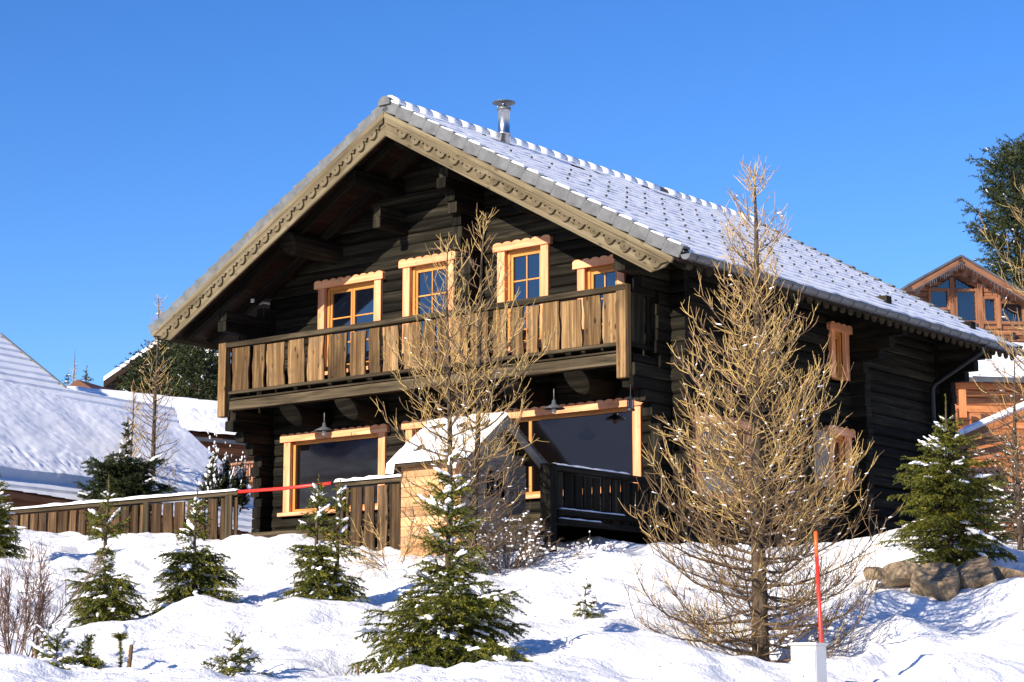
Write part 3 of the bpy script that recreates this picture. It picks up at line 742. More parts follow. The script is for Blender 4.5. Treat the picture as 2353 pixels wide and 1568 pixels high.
for k in range(6):
    an = k * 1.047; mb.bar((c[0] + .055 * math.cos(an), c[1] + .055 * math.sin(an), c[2] - .1), (c[0] + .055 * math.cos(an), c[1] + .055 * math.sin(an), c[2] + .045), .01, .01)
link('cage', mb, M['iron'], root)
mb = MB(HM); mb.tube([(c[0], c[1], c[2] + .1), (c[0], c[1], c[2] + .28)], .007, 6); link('chain', mb, M['iron'], root)
mb = MB(HM); mb.tube([(c[0], c[1], c[2] - .09), (c[0], c[1], c[2] + .04)], .038, 10); link('lantern_glass', mb, M['glass'], root)

# ---- wooden garden fences round the terrace
FV = -3.1
def fence(name, label, x0, x1, gate=None, posts=()):
    u0, u1 = onv(x0, 1170, FV)[0], onv(x1, 1120, FV)[0]
    root = thing(name, label, 'fence', HM @ Matrix.Translation(((u0 + u1) / 2, FV, 2.3)), 'weathered board fences of the terrace')
    mb = MB(HM); mb.box((u0, FV - .06, 3.11), (u1, FV + .08, 3.19), None, 0); link('top_rail', mb, M['rail'], root, bev=.006)
    mb = MB(HM); mb.box((u0, FV - .01, 2.30), (u1, FV + .05, 2.40), None, 0); link('lower_rail', mb, M['rail'], root, bev=.006)
    snow_strip(root, [(u0 + (u1 - u0) * k / 60, FV - .01, 3.180) for k in range(61)], .092, .062)
    u = u0 + .03; k = 0
    while u < u1 - .1:
        wd = R.uniform(.17, .25); mb = MB(HM); wavy(mb, u, min(u + wd, u1 - .02), 1.9, 3.08, FV - .035, .025, .009); link('fence_board', mb, M['fence'], root); u += wd + R.uniform(.045, .085)
    for x in posts:
        u = onv(x, 1180, FV)[0]; mb = MB(HM); mb.box((u - .075, FV - .11, 1.8), (u + .075, FV - .065, 3.12), None, 2, .3); link('fence_post', mb, M['rail'], root, bev=.01)
    return root
def snow_strip(parent, pts, hw, h, name='snow', MM=None, seed=0, M_=None):
    MM = HM if MM is None else MM
    vs = []; fs = []; n = len(pts); m = 6
    for i, p in enumerate(pts):
        p = Vector(p); t = (Vector(pts[min(i + 1, n - 1)]) - Vector(pts[max(i - 1, 0)])).normalized(); s = Vector((0, 0, 1)).cross(t).normalized()
        k = (.7 + .9 * abs(float(vnoise(i * .35, seed + p.x)))) * (.4 if i in (0, n - 1) else 1)
        for j in range(m):
            an = math.pi * j / (m - 1); vs.append(tuple(MM @ (p + s * (hw * math.cos(an) * (.85 + .2 * k)) + Vector((0, 0, h * k * math.sin(an) ** .6 if 0 < j < m - 1 else 0)))))
    for i in range(n - 1):
        for j in range(m - 1): fs.append((i * m + j, (i + 1) * m + j, (i + 1) * m + j + 1, i * m + j + 1))
    return mesh_object(name, vs, np.array(fs), None, None, M['snow_small'], parent, None, True, 0)
fence('wooden_fence', 'long low fence of brown weathered boards with a snowy rail, left of the chalet', -60, 552, posts=(345, 535))
fence('wooden_fence', 'short board fence section behind the bare larch, between the spruce and the playhouse', 775, 1010, posts=(790,))
root = thing('wooden_fence', 'dark shaded board fence right of the playhouse, running back to the chalet corner', 'fence', HM @ Matrix.Translation((0, -1.6, 2.3)), 'weathered board fences of the terrace')
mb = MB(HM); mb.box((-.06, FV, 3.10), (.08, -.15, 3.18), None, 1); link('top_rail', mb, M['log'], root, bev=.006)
snow_strip(root, [(0.01, FV + 1.9 * k / 40, 3.185) for k in range(41)], .075, .035)
for w in (2.52, 2.38):
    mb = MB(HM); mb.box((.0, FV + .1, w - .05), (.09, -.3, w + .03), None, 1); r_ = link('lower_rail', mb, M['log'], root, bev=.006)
    snow_strip(root, [(0.05, FV + .15 + (1.6 if w > 2.5 else 1.0) * k / 30, w + .033) for k in range(31)], .045, .025)
v = FV + .12
while v < -.35:
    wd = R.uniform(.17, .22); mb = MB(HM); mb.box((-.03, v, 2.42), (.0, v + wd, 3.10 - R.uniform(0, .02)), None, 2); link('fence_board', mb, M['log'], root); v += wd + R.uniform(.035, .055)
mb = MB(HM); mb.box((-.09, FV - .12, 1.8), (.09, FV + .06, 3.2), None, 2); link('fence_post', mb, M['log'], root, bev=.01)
# red and white bar across the opening
a = onv(548, 1131, FV - .02); b = onv(762, 1111, FV - .02)
mb = MB(HM); mb.tube([(a[0], FV - .03, a[2]), ((a[0] + b[0]) / 2, FV - .03, (a[2] + b[2]) / 2 - .012), (b[0], FV - .03, b[2])], .028, 8)
bar = link('red_bar', mb, M['red'], None, base=HM @ Vector((a[0], FV, a[2])), smooth=True)
tag(bar, 'thin bright red bar closing the gap between the two front fences', 'barrier pole')
# ================================================================ playhouse
pu = onv(1100, 1200, -4.05)[0]
PUR = onv(1072, 1050, -4.15)[0] ; 
q1 = onu(1160, 950, PUR); q2 = onu(1250, 1062, PUR)
e0 = onu(1070, 1050, PUR)
VP_ = q1[1]; PW = q1[2]; EV0 = e0[1]; EV1 = q2[1]; EW0 = e0[2]; EW1 = q2[2]
UL = onv(891, 1068, EV0)[0]
ph = thing('playhouse', 'small wooden playhouse with steep snowy roof and one dark window, behind the bare larch', 'playhouse', HM @ Matrix.Translation(((UL + PUR) / 2, VP_, 2.0)))
def wall_planks(name, mat, pts_fn, n, a0, a1, fr, openings=()):
    pass
gu0, gu1 = UL + .12, PUR - .22
gv0, gv1 = EV0 + .16, EV1 - .16
def roofz(v): return PW - (abs(v - VP_) * ((PW - EW0) / (VP_ - EV0) if v < VP_ else (PW - EW1) / (EV1 - VP_)))
mb = MB(HM); w = 1.6
while w < EW0 + .05:   # long side, horizontal boards
    t = min(w + .145, roofz(gv0) - .05); mb.box((gu0, gv0, w), (gu1, gv0 + .03, t - .005), None, 0); w += .145
link('front_wall', mb, M['play'], ph, bev=.004)
mb = MB(HM); w = 1.6
wv0, wv1, ww0, ww1 = onu(1115, 1100, gu1)[1], onu(1162, 1100, gu1)[1], onu(1140, 1143, gu1)[2], onu(1140, 1078, gu1)[2]
while w < PW - .15:
    t = w + .14; 
    va, vb = gv0 + .035, gv1
    while roofz(va) < t + .05 and va < VP_: va += .02
    while roofz(vb) < t + .05 and vb > VP_: vb -= .02
    if vb - va > .05:
        if t > ww0 + .04 and w < ww1 - .04:
            if wv0 > va: mb.box((gu1 - .03, va, w), (gu1, wv0, t - .004), None, 1)
            if vb > wv1: mb.box((gu1 - .03, wv1, w), (gu1, vb, t - .004), None, 1)
        else: mb.box((gu1 - .03, va, w), (gu1, vb, t - .004), None, 1)
    w += .14
link('gable_wall', mb, M['grayply'], ph, bev=.004)
mb = MB(HM); 
for a, b, c, d in ((wv0 - .05, wv0, ww0 - .05, ww1 + .05), (wv1, wv1 + .05, ww0 - .05, ww1 + .05)): mb.box((gu1, a, c), (gu1 + .03, b, d), None, 2)
mb.box((gu1, wv0, ww1), (gu1 + .028, wv1, ww1 + .05), None, 1); mb.box((gu1, wv0, ww0 - .05), (gu1 + .028, wv1, ww0), None, 1)
mb.box((gu1 - .02, (wv0 + wv1) / 2 - .015, ww0), (gu1 + .01, (wv0 + wv1) / 2 + .015, ww1), None, 2)
wdw = link('window', mb, M['grayply'], ph, bev=.003)
mb = MB(HM); mb.box((gu1 - .06, wv0 - .02, ww0 - .02), (gu1 - .05, wv1 + .02, ww1 + .02)); link('pane', mb, M['glass'], wdw)
mb = MB(HM); mb.box((gu0, gv1 - .03, 1.6), (gu1 - .04, gv1, EW1), None, 0); mb.box((gu0, gv0 + .04, 1.6), (gu0 + .03, gv1 - .04, EW0), None, 1); link('back_wall', mb, M['grayply'], ph)
mb = MB(HM)
for (va, wa, vb, wb) in ((EV0, EW0, VP_, PW), (EV1, EW1, VP_, PW)):
    d = Vector((0, vb - va, wb - wa)); n = Vector((0, -(wb - wa), vb - va)).normalized(); n = n if n.z > 0 else -n
    mb.prism([(0, 0), (d.length, 0), (d.length, -.05), (0, -.05)], (UL, va, wa - .02), d.normalized(), n, (PUR - UL, 0, 0), .5)
pr = link('roof', mb, M['rail'], ph, bev=.005)
mb = MB(HM)
for (va, wa, vb, wb) in ((EV0, EW0, VP_, PW), (EV1, EW1, VP_, PW)):
    d = Vector((0, vb - va, wb - wa)); n = Vector((0, -(wb - wa), vb - va)).normalized(); n = n if n.z > 0 else -n
    mb.prism([(-.01, -.03), (d.length - .02, -.03), (d.length, -.16), (-.01, -.16)], (PUR + .002, va, wa), d.normalized(), n, (.03, 0, 0), .5)
link('gable_trim', mb, M['grayply'], pr, bev=.004)
for k, (va, wa, vb, wb) in enumerate(((EV0 - .03, EW0, VP_ + .02, PW), (EV1 + .02, EW1, VP_ - .02, PW))):
    nu, nv = 60, 40; aa = np.linspace(UL - .02, PUR + .05, nu); tt = np.linspace(0, 1, nv); A_, T_ = np.meshgrid(aa, tt, indexing='ij')
    edge = np.minimum(np.minimum((A_ - UL + .02), (PUR + .05 - A_)) * 14, T_ * 12).clip(0, 1) ** .5
    hgt = (.034 + .03 * vnoise(A_, T_, 5, 3) + .03 * vnoise(A_, T_, 12, 5)) * edge - .012 
    if k == 0: hgt = hgt - .14 * (vnoise(A_ * 1.0, T_ * 1.6, 4.2, 21) > .20) 
    Pn = np.stack([A_, va + (vb - va) * T_ , wa + (wb - wa) * T_ + hgt], -1).reshape(-1, 3)
    Pw = Pn @ np.array(HM.to_3x3()).T + np.array(HM.translation)
    ii = np.arange(nu * nv).reshape(nu, nv); F = np.stack([ii[:-1, :-1].ravel(), ii[1:, :-1].ravel(), ii[1:, 1:].ravel(), ii[:-1, 1:].ravel()], -1)
    mesh_object('roof_snow', Pw, F, None, None, M['snow_small'], pr, None, True, 0)

# ================================================================ trees: tapered twigs as batches
class TW:
    def __init__(s, n=3): s.P = []; s.R = []; s.C = []; s.n = n
    def add(s, pts, r, c): s.P.append(np.asarray(pts)); s.R.append(np.asarray(r)); s.C.append(c)
    def build(s):
        V = []; F = []; C = []; o = 0; n = s.n; an = np.arange(n) * 2 * np.pi / n
        for P, r, c in zip(s.P, s.R, s.C):
            m = len(P); t = np.gradient(P, axis=0); t /= np.linalg.norm(t, axis=1, keepdims=True) + 1e-9
            ref = np.array([0.3, .2, 1.]) if abs(t[0, 2]) < .8 else np.array([1., .2, 0.])
            a = np.cross(t, ref); a /= np.linalg.norm(a, axis=1, keepdims=True) + 1e-9; b = np.cross(t, a)
            ring = P[:, None] + (a[:, None] * np.cos(an)[None, :, None] + b[:, None] * np.sin(an)[None, :, None]) * r[:, None, None]
            V.append(ring.reshape(-1, 3)); i = np.arange(m - 1)[:, None] * n; k = np.arange(n)[None]; k2 = (k + 1) % n
            F.append(np.stack([(i + k), (i + n + k), (i + n + k2), (i + k2)], -1).reshape(-1, 4) + o); C.append(np.full((m - 1) * n, c)); o += m * n
        return np.concatenate(V), np.concatenate(F), np.concatenate(C)
def twobj(name, tw, mat, parent, smooth=True):
    if not tw.P: return None
    V, F, C = tw.build(); return mesh_object(name, V, F, None, C, mat, parent, None, smooth, 0)
def unit(v): return v / (np.linalg.norm(v) + 1e-9)
def curve(rs, p, d, L, n, bend, up, wob=.06, late=0.):
    P = [p]; st = L / (n - 1)
    for i in range(n - 1):
        d = unit(d + np.array([0, 0, up / (n - 1) * (1 - late + 2 * late * i / (n - 2))]) + bend / (n - 1) + rs.normal(0, wob, 3)); P.append(P[-1] + d * st)
    return np.array(P)
class Flakes:   # small snow lumps
    ico = None
    def __init__(s): s.c = []; s.s = []; s.a = []
    def add(s, c, sx, sy, sz, az=0, tilt=0): s.c.append(c); s.s.append((sx, sy, sz)); s.a.append((az, tilt))
    def build(s, seed=0):
        rs = np.random.RandomState(seed); 
        t = (1 + 5 ** .5) / 2; v = np.array([(-1,t,0),(1,t,0),(-1,-t,0),(1,-t,0),(0,-1,t),(0,1,t),(0,-1,-t),(0,1,-t),(t,0,-1),(t,0,1),(-t,0,-1),(-t,0,1)], float); v /= np.linalg.norm(v[0])
        f = np.array([(0,11,5),(0,5,1),(0,1,7),(0,7,10),(0,10,11),(1,5,9),(5,11,4),(11,10,2),(10,7,6),(7,1,8),(3,9,4),(3,4,2),(3,2,6),(3,6,8),(3,8,9),(4,9,5),(2,4,11),(6,2,10),(8,6,7),(9,8,1)])
        n = len(s.c); C = np.array(s.c); S = np.array(s.s); A = np.array(s.a)
        q = v[None] * (1 + rs.normal(0, .13, (n, 12, 1))) * S[:, None]
        ca, sa = np.cos(A[:, 0])[:, None], np.sin(A[:, 0])[:, None]; ct, st = np.cos(A[:, 1])[:, None], np.sin(A[:, 1])[:, None]
        x, y, z = q[..., 0] * ct - q[..., 2] * st, q[..., 1], q[..., 0] * st + q[..., 2] * ct
        q = np.stack([x * ca - y * sa, x * sa + y * ca, z], -1) + C[:, None]
        F = (f[None] + (np.arange(n) * 12)[:, None, None]).reshape(-1, 3); return q.reshape(-1, 3), F
def flobj(fl, parent, seed=0, name='snow'):
    if not fl.c: return
    V, F = fl.build(seed); return tag(mesh_object(name, V, F, None, None, M['snow_small'], parent, None, True, 0), kind='stuff')

def larch(label, base, H, Rm, prof, nb, seed, r0=.09, lean=0, snow=0.02, sub=1.0, tip=.0040, trunks=None, tmat='twig', group='bare larches on the snowy bank', elev=(0.1, 1.1), cat='tree', bare=0.04, droop=0., name='bare_larch', z0=.25, upc=.95, sparse=.66):
    rs = np.random.RandomState(seed); base = np.array(base); root = thing(name, label, cat, Matrix.Translation(base.tolist()), group)
    fl = Flakes(); tw = TW(3); dk = TW(4)
    trunks = trunks or [(0, 0, H, 1.0, lean, 0)]
    for ti, (ox, oy, Ht, sc, ln, zb) in enumerate(trunks):
        n = 26; z = np.linspace(0, 1, n); tz = z * Ht
        X = base[0] + ox + ln * z + .035 * Ht / 6 * np.sin(z * 7 + seed) * z; Y = base[1] + oy + .02 * np.cos(z * 9)
        T = np.stack([X, Y + 0 * z, base[2] - z0 + tz + z0 * z], -1); rad = r0 * sc * (1 - z) ** .85 + .006
        rad[0] *= 1.35; rad[1] *= 1.1
        tr_ = TW(10); tr_.add(T, rad, .5); V, F, C = tr_.build(); V = V + (rs.normal(0, .0035, V.shape) * (rad.repeat(10)[:, None] > .02)); mesh_object('trunk', V, F, None, C, M['bark'], root, None, True, 0)
        n2 = int(nb * sc ** .5)
        for i in range(n2):
            t = bare + (1 - bare) * (i + rs.rand()) / n2; t = min(t, .985); p = np.array([np.interp(t, z, T[:, k]) for k in range(3)])
            az = i * 2.39996 + rs.normal(0, .35); L = prof(t) * Rm * sc * rs.uniform(.7, 1.12)
            if L < .06 or (t > sparse and rs.rand() < .45): continue
            e = elev[0] + (elev[1] - elev[0]) * t + rs.normal(0, .12); d = np.array([math.cos(az) * math.cos(e), math.sin(az) * math.cos(e), math.sin(e)])
            m = 9; P = curve(rs, p, d, L, m, np.zeros(3), upc + droop + rs.normal(0, .25), .075, .8)
            rb = (max(.003, .013 * L / 1.3)) * np.linspace(1, .0, m) ** 1.1 + tip * .9
            low = t < .30
            dk.add(P, rb, .35 + .4 * rs.rand() * (1 if not low else .5)) if L > .45 else tw.add(P, rb, .4 + .5 * rs.rand())
            ns = int(max(3, L * 10 * sub))
            for j in range(ns):
                s = .12 + .88 * (j + rs.rand()) / ns; q = np.array([np.interp(s, np.linspace(0, 1, m), P[:, k]) for k in range(3)])
                k = min(int(s * (m - 1)), m - 2); bd = unit(P[k + 1] - P[k]); side = unit(np.cross(bd, [0, 0, 1])) * (1 if j % 2 else -1)
                dd = unit(bd * rs.uniform(.4, .95) + side * rs.uniform(.35, 1.15) + np.array([0, 0, rs.uniform(-.3, .5)]))
                l2 = (.13 + .34 * L * (1 - .6 * s)) * rs.uniform(.5, 1.2); Q = curve(rs, q, dd, l2, 5, np.zeros(3), .65 + droop, .12)
                tw.add(Q, np.linspace(tip * 1.35, tip * .75, 5), np.clip(rs.normal(.60 if not low else .22, .24), 0, 1))
                if snow and rs.rand() < snow * (2.6 if .12 < t < .5 else .5):
                    a = rs.randint(1, 4); fl.add(Q[a] + [0, 0, .010], rs.uniform(.014, .05), rs.uniform(.006, .012), rs.uniform(.006, .011), math.atan2(dd[1], dd[0]), .2)
                for kk in range(int(l2 * 8 * sub + rs.rand())):
                    s2 = rs.uniform(.15, .95); q2 = np.array([np.interp(s2, np.linspace(0, 1, 5), Q[:, k]) for k in range(3)])
                    d3 = unit(dd + rs.normal(0, .55, 3) + [0, 0, .35]); l3 = rs.uniform(.07, .2) * (1 + L * .2)
                    tw.add(curve(rs, q2, d3, l3, 3, np.zeros(3), .35, .05), np.array([tip * .95, tip * .8, tip * .55]), np.clip(rs.normal(.66 if not low else .3, .24), 0, 1))
    twobj('branches', dk, M['twig_dark'], root); twobj('twigs', tw, M[tmat], root); flobj(fl, root, seed)
    return root

def spruce(label, base, H, Rm, seed, nb=90, snow=.35, prof=None, leader=.12, mat='needle', needle=.027, dens=1.3, group='young spruces on the snowy bank', name='spruce_tree', tops=((0, 0, 1),), tw_len=.26, bare=.0, up=0.0, zsink=.15, cat='tree', thin=.6, nw=.0052):
    nb = int(nb * 1.95); rs = np.random.RandomState(seed); base = np.array(base); root = thing(name, label, cat, Matrix.Translation(base.tolist()), group)
    prof = prof or (lambda t: (1 - t) ** .85 * min(1, .55 + t * 4)); fl = Flakes(); st = TW(3); tr_ = TW(8); seg = []
    for (ox, oy, sc) in tops:
        Ht = H * sc; n = 14; z = np.linspace(0, 1, n); T = np.stack([base[0] + ox * np.minimum(1, z * 2) + .01 * np.sin(z * 8), base[1] + oy * np.minimum(1, z * 2) + 0 * z, base[2] - zsink + z * (Ht + zsink)], -1)
        tr_.add(T, .022 * H * (1 - z) ** .9 * .9 + .005, .5)
        m2 = int(nb * (1 if sc == 1 else .5))
        nwh = max(5, int(Ht / .16)); k = 0
        for i in range(m2):
            t = bare + (1 - leader - bare) * ((i + rs.rand()) / m2) ** .95
            t = (round(t * nwh) + rs.normal(0, .14)) / nwh if t > .55 else t
            t = min(max(t, .01), .97); p = np.array([np.interp(t, z, T[:, q]) for q in range(3)]); az = i * 2.39996 + rs.normal(0, .3)
            L = prof(t) * Rm * rs.uniform(.55, 1.2); 
            if sc != 1 and t < .5: continue
            if t > thin and rs.rand() < .5: continue
            if L < .04: continue
            e = -.05 + .75 * t + up + rs.normal(0, .1); d = np.array([math.cos(az) * math.cos(e), math.sin(az) * math.cos(e), math.sin(e)])
            P = curve(rs, p, d, L, 7, np.zeros(3), (-.35 if t < .6 else .0) + up + rs.normal(0, .12), .06); st.add(P, np.linspace(.006 + .006 * L, .0025, 7), .4)
            seg.append((P[2:] if L > .3 else P, rs.rand()))
            ns = int(max(2, L / .032 * dens * (1 - .45 * t)))
            for j in range(ns):
                s = .18 + .8 * (j + rs.rand()) / ns; q = np.array([np.interp(s, np.linspace(0, 1, 7), P[:, x]) for x in range(3)]); kx = min(int(s * 6), 5); bd = unit(P[kx + 1] - P[kx])
                side = unit(np.cross(bd, [0, 0, 1])) * (1 if j % 2 else -1); dd = unit(bd * rs.uniform(.5, .95) + side * rs.uniform(.5, 1) + [0, 0, rs.uniform(-.75, .1)])
                l2 = (tw_len * .35 + tw_len * (1 - .7 * s) * min(1, L / .5)) * rs.uniform(.6, 1.15); Q = curve(rs, q, dd, l2, 3, np.zeros(3), -.15, .06)
                st.add(Q, np.array([.003, .0025, .0015]), .5); seg.append((Q, rs.rand()))
            if rs.rand() < snow * (1 if t < .6 else .5):
                for a in range(rs.randint(1, 4)):
                    s = rs.uniform(.35, 1.0); q = np.array([np.interp(s, np.linspace(0, 1, 7), P[:, x]) for x in range(3)]); big = rs.uniform(.5, 1.25) * min(1.2, .55 + L * .7)
                    tl = math.atan2(P[-1][2] - P[2][2], np.linalg.norm(P[-1][:2] - P[2][:2])); a0 = az + rs.normal(0, .25)
                    for c in range(5): fl.add(q + np.array([math.cos(a0), math.sin(a0), math.tan(tl)]) * (c - 2) * .034 * big + rs.normal(0, .008, 3) + [0, 0, .026], (.06 * big) * rs.uniform(.6, 1.1), .032 * big * rs.uniform(.7, 1.2), .018 * big * rs.uniform(.7, 1.2), a0, tl)
                # frosted twigs
        if leader > 0:
            seg.append((T[-4:], .7))
            for c in range(4):
                az = c * 1.57 + rs.rand(); p = T[-3] if H > 1 else T[-4]; P = curve(rs, p, np.array([math.cos(az) * .8, math.sin(az) * .8, .6]), .10 * H ** .5, 4, np.zeros(3), .2, .03); st.add(P, np.array([.004, .003, .003, .002]), .5); seg.append((P, .6))
                if snow > .2: fl.add(P[2] + [0, 0, .012], .04, .014, .010, az, .5)
    # needles
    A0 = []; D0 = []; Cc = []
    for P, c in seg:
        for a, b in zip(P[:-1], P[1:]):
            L = np.linalg.norm(b - a); k = max(2, int(L / .0048 * dens)); tt = rs.rand(k)[:, None]; A0.append(a + (b - a) * tt); D0.append(np.repeat(((b - a) / (L + 1e-9))[None], k, 0)); Cc.append(np.clip(rs.normal(.12 + .62 * c, .16, k), 0, 1))
    A = np.concatenate(A0); D = np.concatenate(D0); C = np.concatenate(Cc); k = len(A)
    r = rs.normal(0, 1, (k, 3)); r -= (r * D).sum(-1, keepdims=True) * D; r /= np.linalg.norm(r, axis=1, keepdims=True) + 1e-9
    nd = D * .75 + r * .8; nd /= np.linalg.norm(nd, axis=1, keepdims=True); w = np.cross(nd, rs.normal(0, 1, (k, 3))); w /= np.linalg.norm(w, axis=1, keepdims=True) + 1e-9
    ln = needle * rs.uniform(.7, 1.2, (k, 1)); V = np.stack([A - w * nw, A + w * nw, A + nd * ln], 1).reshape(-1, 3); F = np.arange(3 * k).reshape(-1, 3)
    # light frost: some needles white
    mesh_object('needles', V, F, None, C, M[mat], root, None, False, 0)
    twobj('branches', st, M['bark_dark'], root); V, F, C2 = tr_.build(); mesh_object('trunk', V, F, None, C2, M['bark_dark'], root, None, True, 0); flobj(fl, root, seed)
    return root
def onground(x, y, Y):
    p = at(x, y, Y); return (p.x, p.y, gz(p.x, p.y))

# ---- young spruces in front
big = at(1030, 1600, 20.6); hs = lambda y0, y1, Y: (y0 - y1) * Y / FPX * 1.03
spruce('largest snow dotted spruce, wide and dense, front centre before the playhouse', onground(1030, 1585, 20.4), 2.62, .90, 3, 165, .7, prof=lambda t: float(np.interp(t, [0, .1, .19, .29,   .41, .53, .6, .68, .75, .81, .88, .94, 1], [.7, .88, .95, 1, .74, .48, .33, .33, .28, .28, .13, .11, .03])), thin=.45, leader=.06, dens=1.3, tw_len=.27)
spruce('spruce with two leading tips standing before the left picture window', onground(745, 1402, 25.2), 1.88, .70, 5, 125, .36, prof=lambda t: (1 - t) ** .7 * min(1, .75 + t * 2) * (1 if t < .4 else .6), leader=.05, tops=((-.10, 0, 1), (.16, .05, .97)), tw_len=.2)
spruce('spruce with snowy cross shaped tip in front of the fence post', onground(445, 1392, 25.8), 1.58, .64, 8, 100, .5, prof=lambda t: (1 - t) ** .7 * min(1, .7 + t * 2) * (1 if t < .5 else .6), leader=.05)
spruce('bushy spruce with one thin bare stretch below its tip, leftmost whole spruce', onground(238, 1432, 24.6), 1.82, .58, 10, 105, .42, prof=lambda t: (.86 * min(1, .75 + t * 2) * (1 - t * .7) if t < .38 else (.12 if t < .58 else (.42 if t < .72 else .16))), leader=.18)
spruce('tall green spruce beside the boulders right of the chalet', onground(2185, 1312, 28.3), 2.5, .86, 12, 115, .30, prof=lambda t: float(np.interp(t, [0, .1, .27, .46, .64, .7, .78, .88, 1], [.7, .95, 1, .86, .78, .5, .33, .12, .03])), leader=.16, tw_len=.19)
spruce('tiny lone spruce seedling in the open snow', onground(1347, 1418, 24.2), .46, .21, 14, 26, .7, leader=.2, tw_len=.1, zsink=.08)
spruce('spruce cut off by the left edge of the view, in front of the fence', onground(-22, 1240, 31.5), 1.5, .62, 16, 110, .4, tw_len=.2)
spruce('snow loaded spruce seedling at the bottom, next to a wooden stake', onground(528, 1592, 19.6), .44, .40, 18, 30, 1.0, prof=lambda t: (1 - t) ** .5, leader=.02, tw_len=.14, up=.1)
spruce('flat snow covered seedling in the bottom left corner between two stakes', onground(128, 1578, 19.5), .27, .34, 19, 26, 1.0, prof=lambda t: 1 - t * .5, leader=0, tw_len=.13)
spruce('small pine seedling with long needles right of the bottom left stakes', onground(202, 1576, 19.6), .27, .20, 21, 22, .5, prof=lambda t: 1 - t * .4, leader=0, needle=.05, tw_len=.12, up=.4)
spruce('low snow laden juniper shoots at the foot of the largest spruce', onground(880, 1580, 19.9), .24, .30, 22, 26, 1.0, prof=lambda t: 1 - t * .5, leader=0, tw_len=.13, up=.3)
# ---- pines behind the fence
spruce('dark snowy pine with upright shoots behind the left fence', (lambda p: (p.x, p.y, p.z))(at(287, 1160, 41)), 1.75, .92, 30, 85, .55, prof=lambda t: (1 - t) ** .4 * (1 if t < .42 else .16), leader=.05, mat='needle_dark', needle=.05, tw_len=.24, up=.3, name='pine_tree', group='pines behind the fence', nw=.006)
for k, (x, w_) in enumerate(((487, 'left of the other two, above the fence end'), (520, 'middle one of three beside the terrace opening'), (552, 'nearest the chalet corner of three'))):
    spruce('frosted pine top with stiff upright shoots, ' + w_, tuple(at(x, 1158, 38 + k * .3)), .86 - .1 * k, .5, 31 + k, 26, 1.0, prof=lambda t: .9 - t * .6, leader=.05, mat='needle_dark', needle=.05, tw_len=.14, up=.9, name='pine_tree', group='pines behind the fence', nw=.006)
# ---- larches
larch('tallest bare larch with golden twigs and thick trunk, right of the playhouse', onground(1748, 1542, 23.8), 6.0, 1.0, lambda t: float(np.interp(t, [0, .04, .1, .22, .38, .5, .6, .68, .76, .84, .92, 1], [.7, 1.1, 1.55, 1.7, 1.4, 1.18, 1.04, .84, .62, .55, .42, .1])), 215, 40, r0=.10, lean=.03, snow=.14, sub=1.0, elev=(-.2, .8), upc=1.1)
b = onground(1062, 1288, 27.6)
larch('bare twin stemmed larch with golden twigs rising in front of the balcony', b, 4.9, 1.0, lambda t: float(np.interp(t, [0, .1, .3, .5, .65, .8, .9, 1], [.6, .75, 1.0, 1.35, .95, .6, .45, .1])), 74, 43, r0=.05, snow=.06, sub=.85, trunks=[(-.16, 0, 4.45, .93, -.05, 0), (.12, .12, 4.85, 1, .17, 0)], elev=(-.1, 1.0), droop=.1)
b = at(350, 1160, 44)
larch('slim pale larch behind the left fence, before the snowy roof', (b.x, b.y, b.z), 4.5, .95, lambda t: (.75 if t < .5 else 1.3 * (1 - t) + .05), 90, 46, r0=.055, snow=.02, sub=.6, tip=.0048, elev=(.1, .9), group='bare larches behind the fence', trunks=[(0, 0, 4.5, 1, 0, 0), (-.5, .1, 2.6, .5, 0, 0)])
larch('bare larch cut off by the right edge of the view, reaching over the eave', (lambda p: (p.x, p.y, p.z))(at(2475, 1290, 29)), 6.2, 1.75, lambda t: (.95 - .3 * t if t < .75 else 2.4 * (1 - t)), 85, 48, r0=.08, snow=.05, sub=.8, elev=(.15, .9))
larch('dim leafless tree with pale trunk at the right edge, behind the tall green spruce', (lambda p: (p.x, p.y, p.z))(at(2346, 1275, 31.5)), 3.0, 1.1, lambda t: .9 - .5 * t, 85, 51, r0=.05, snow=.25, sub=.7, tmat='twig_dark', elev=(-.1, .5), droop=-.6, name='bare_tree')
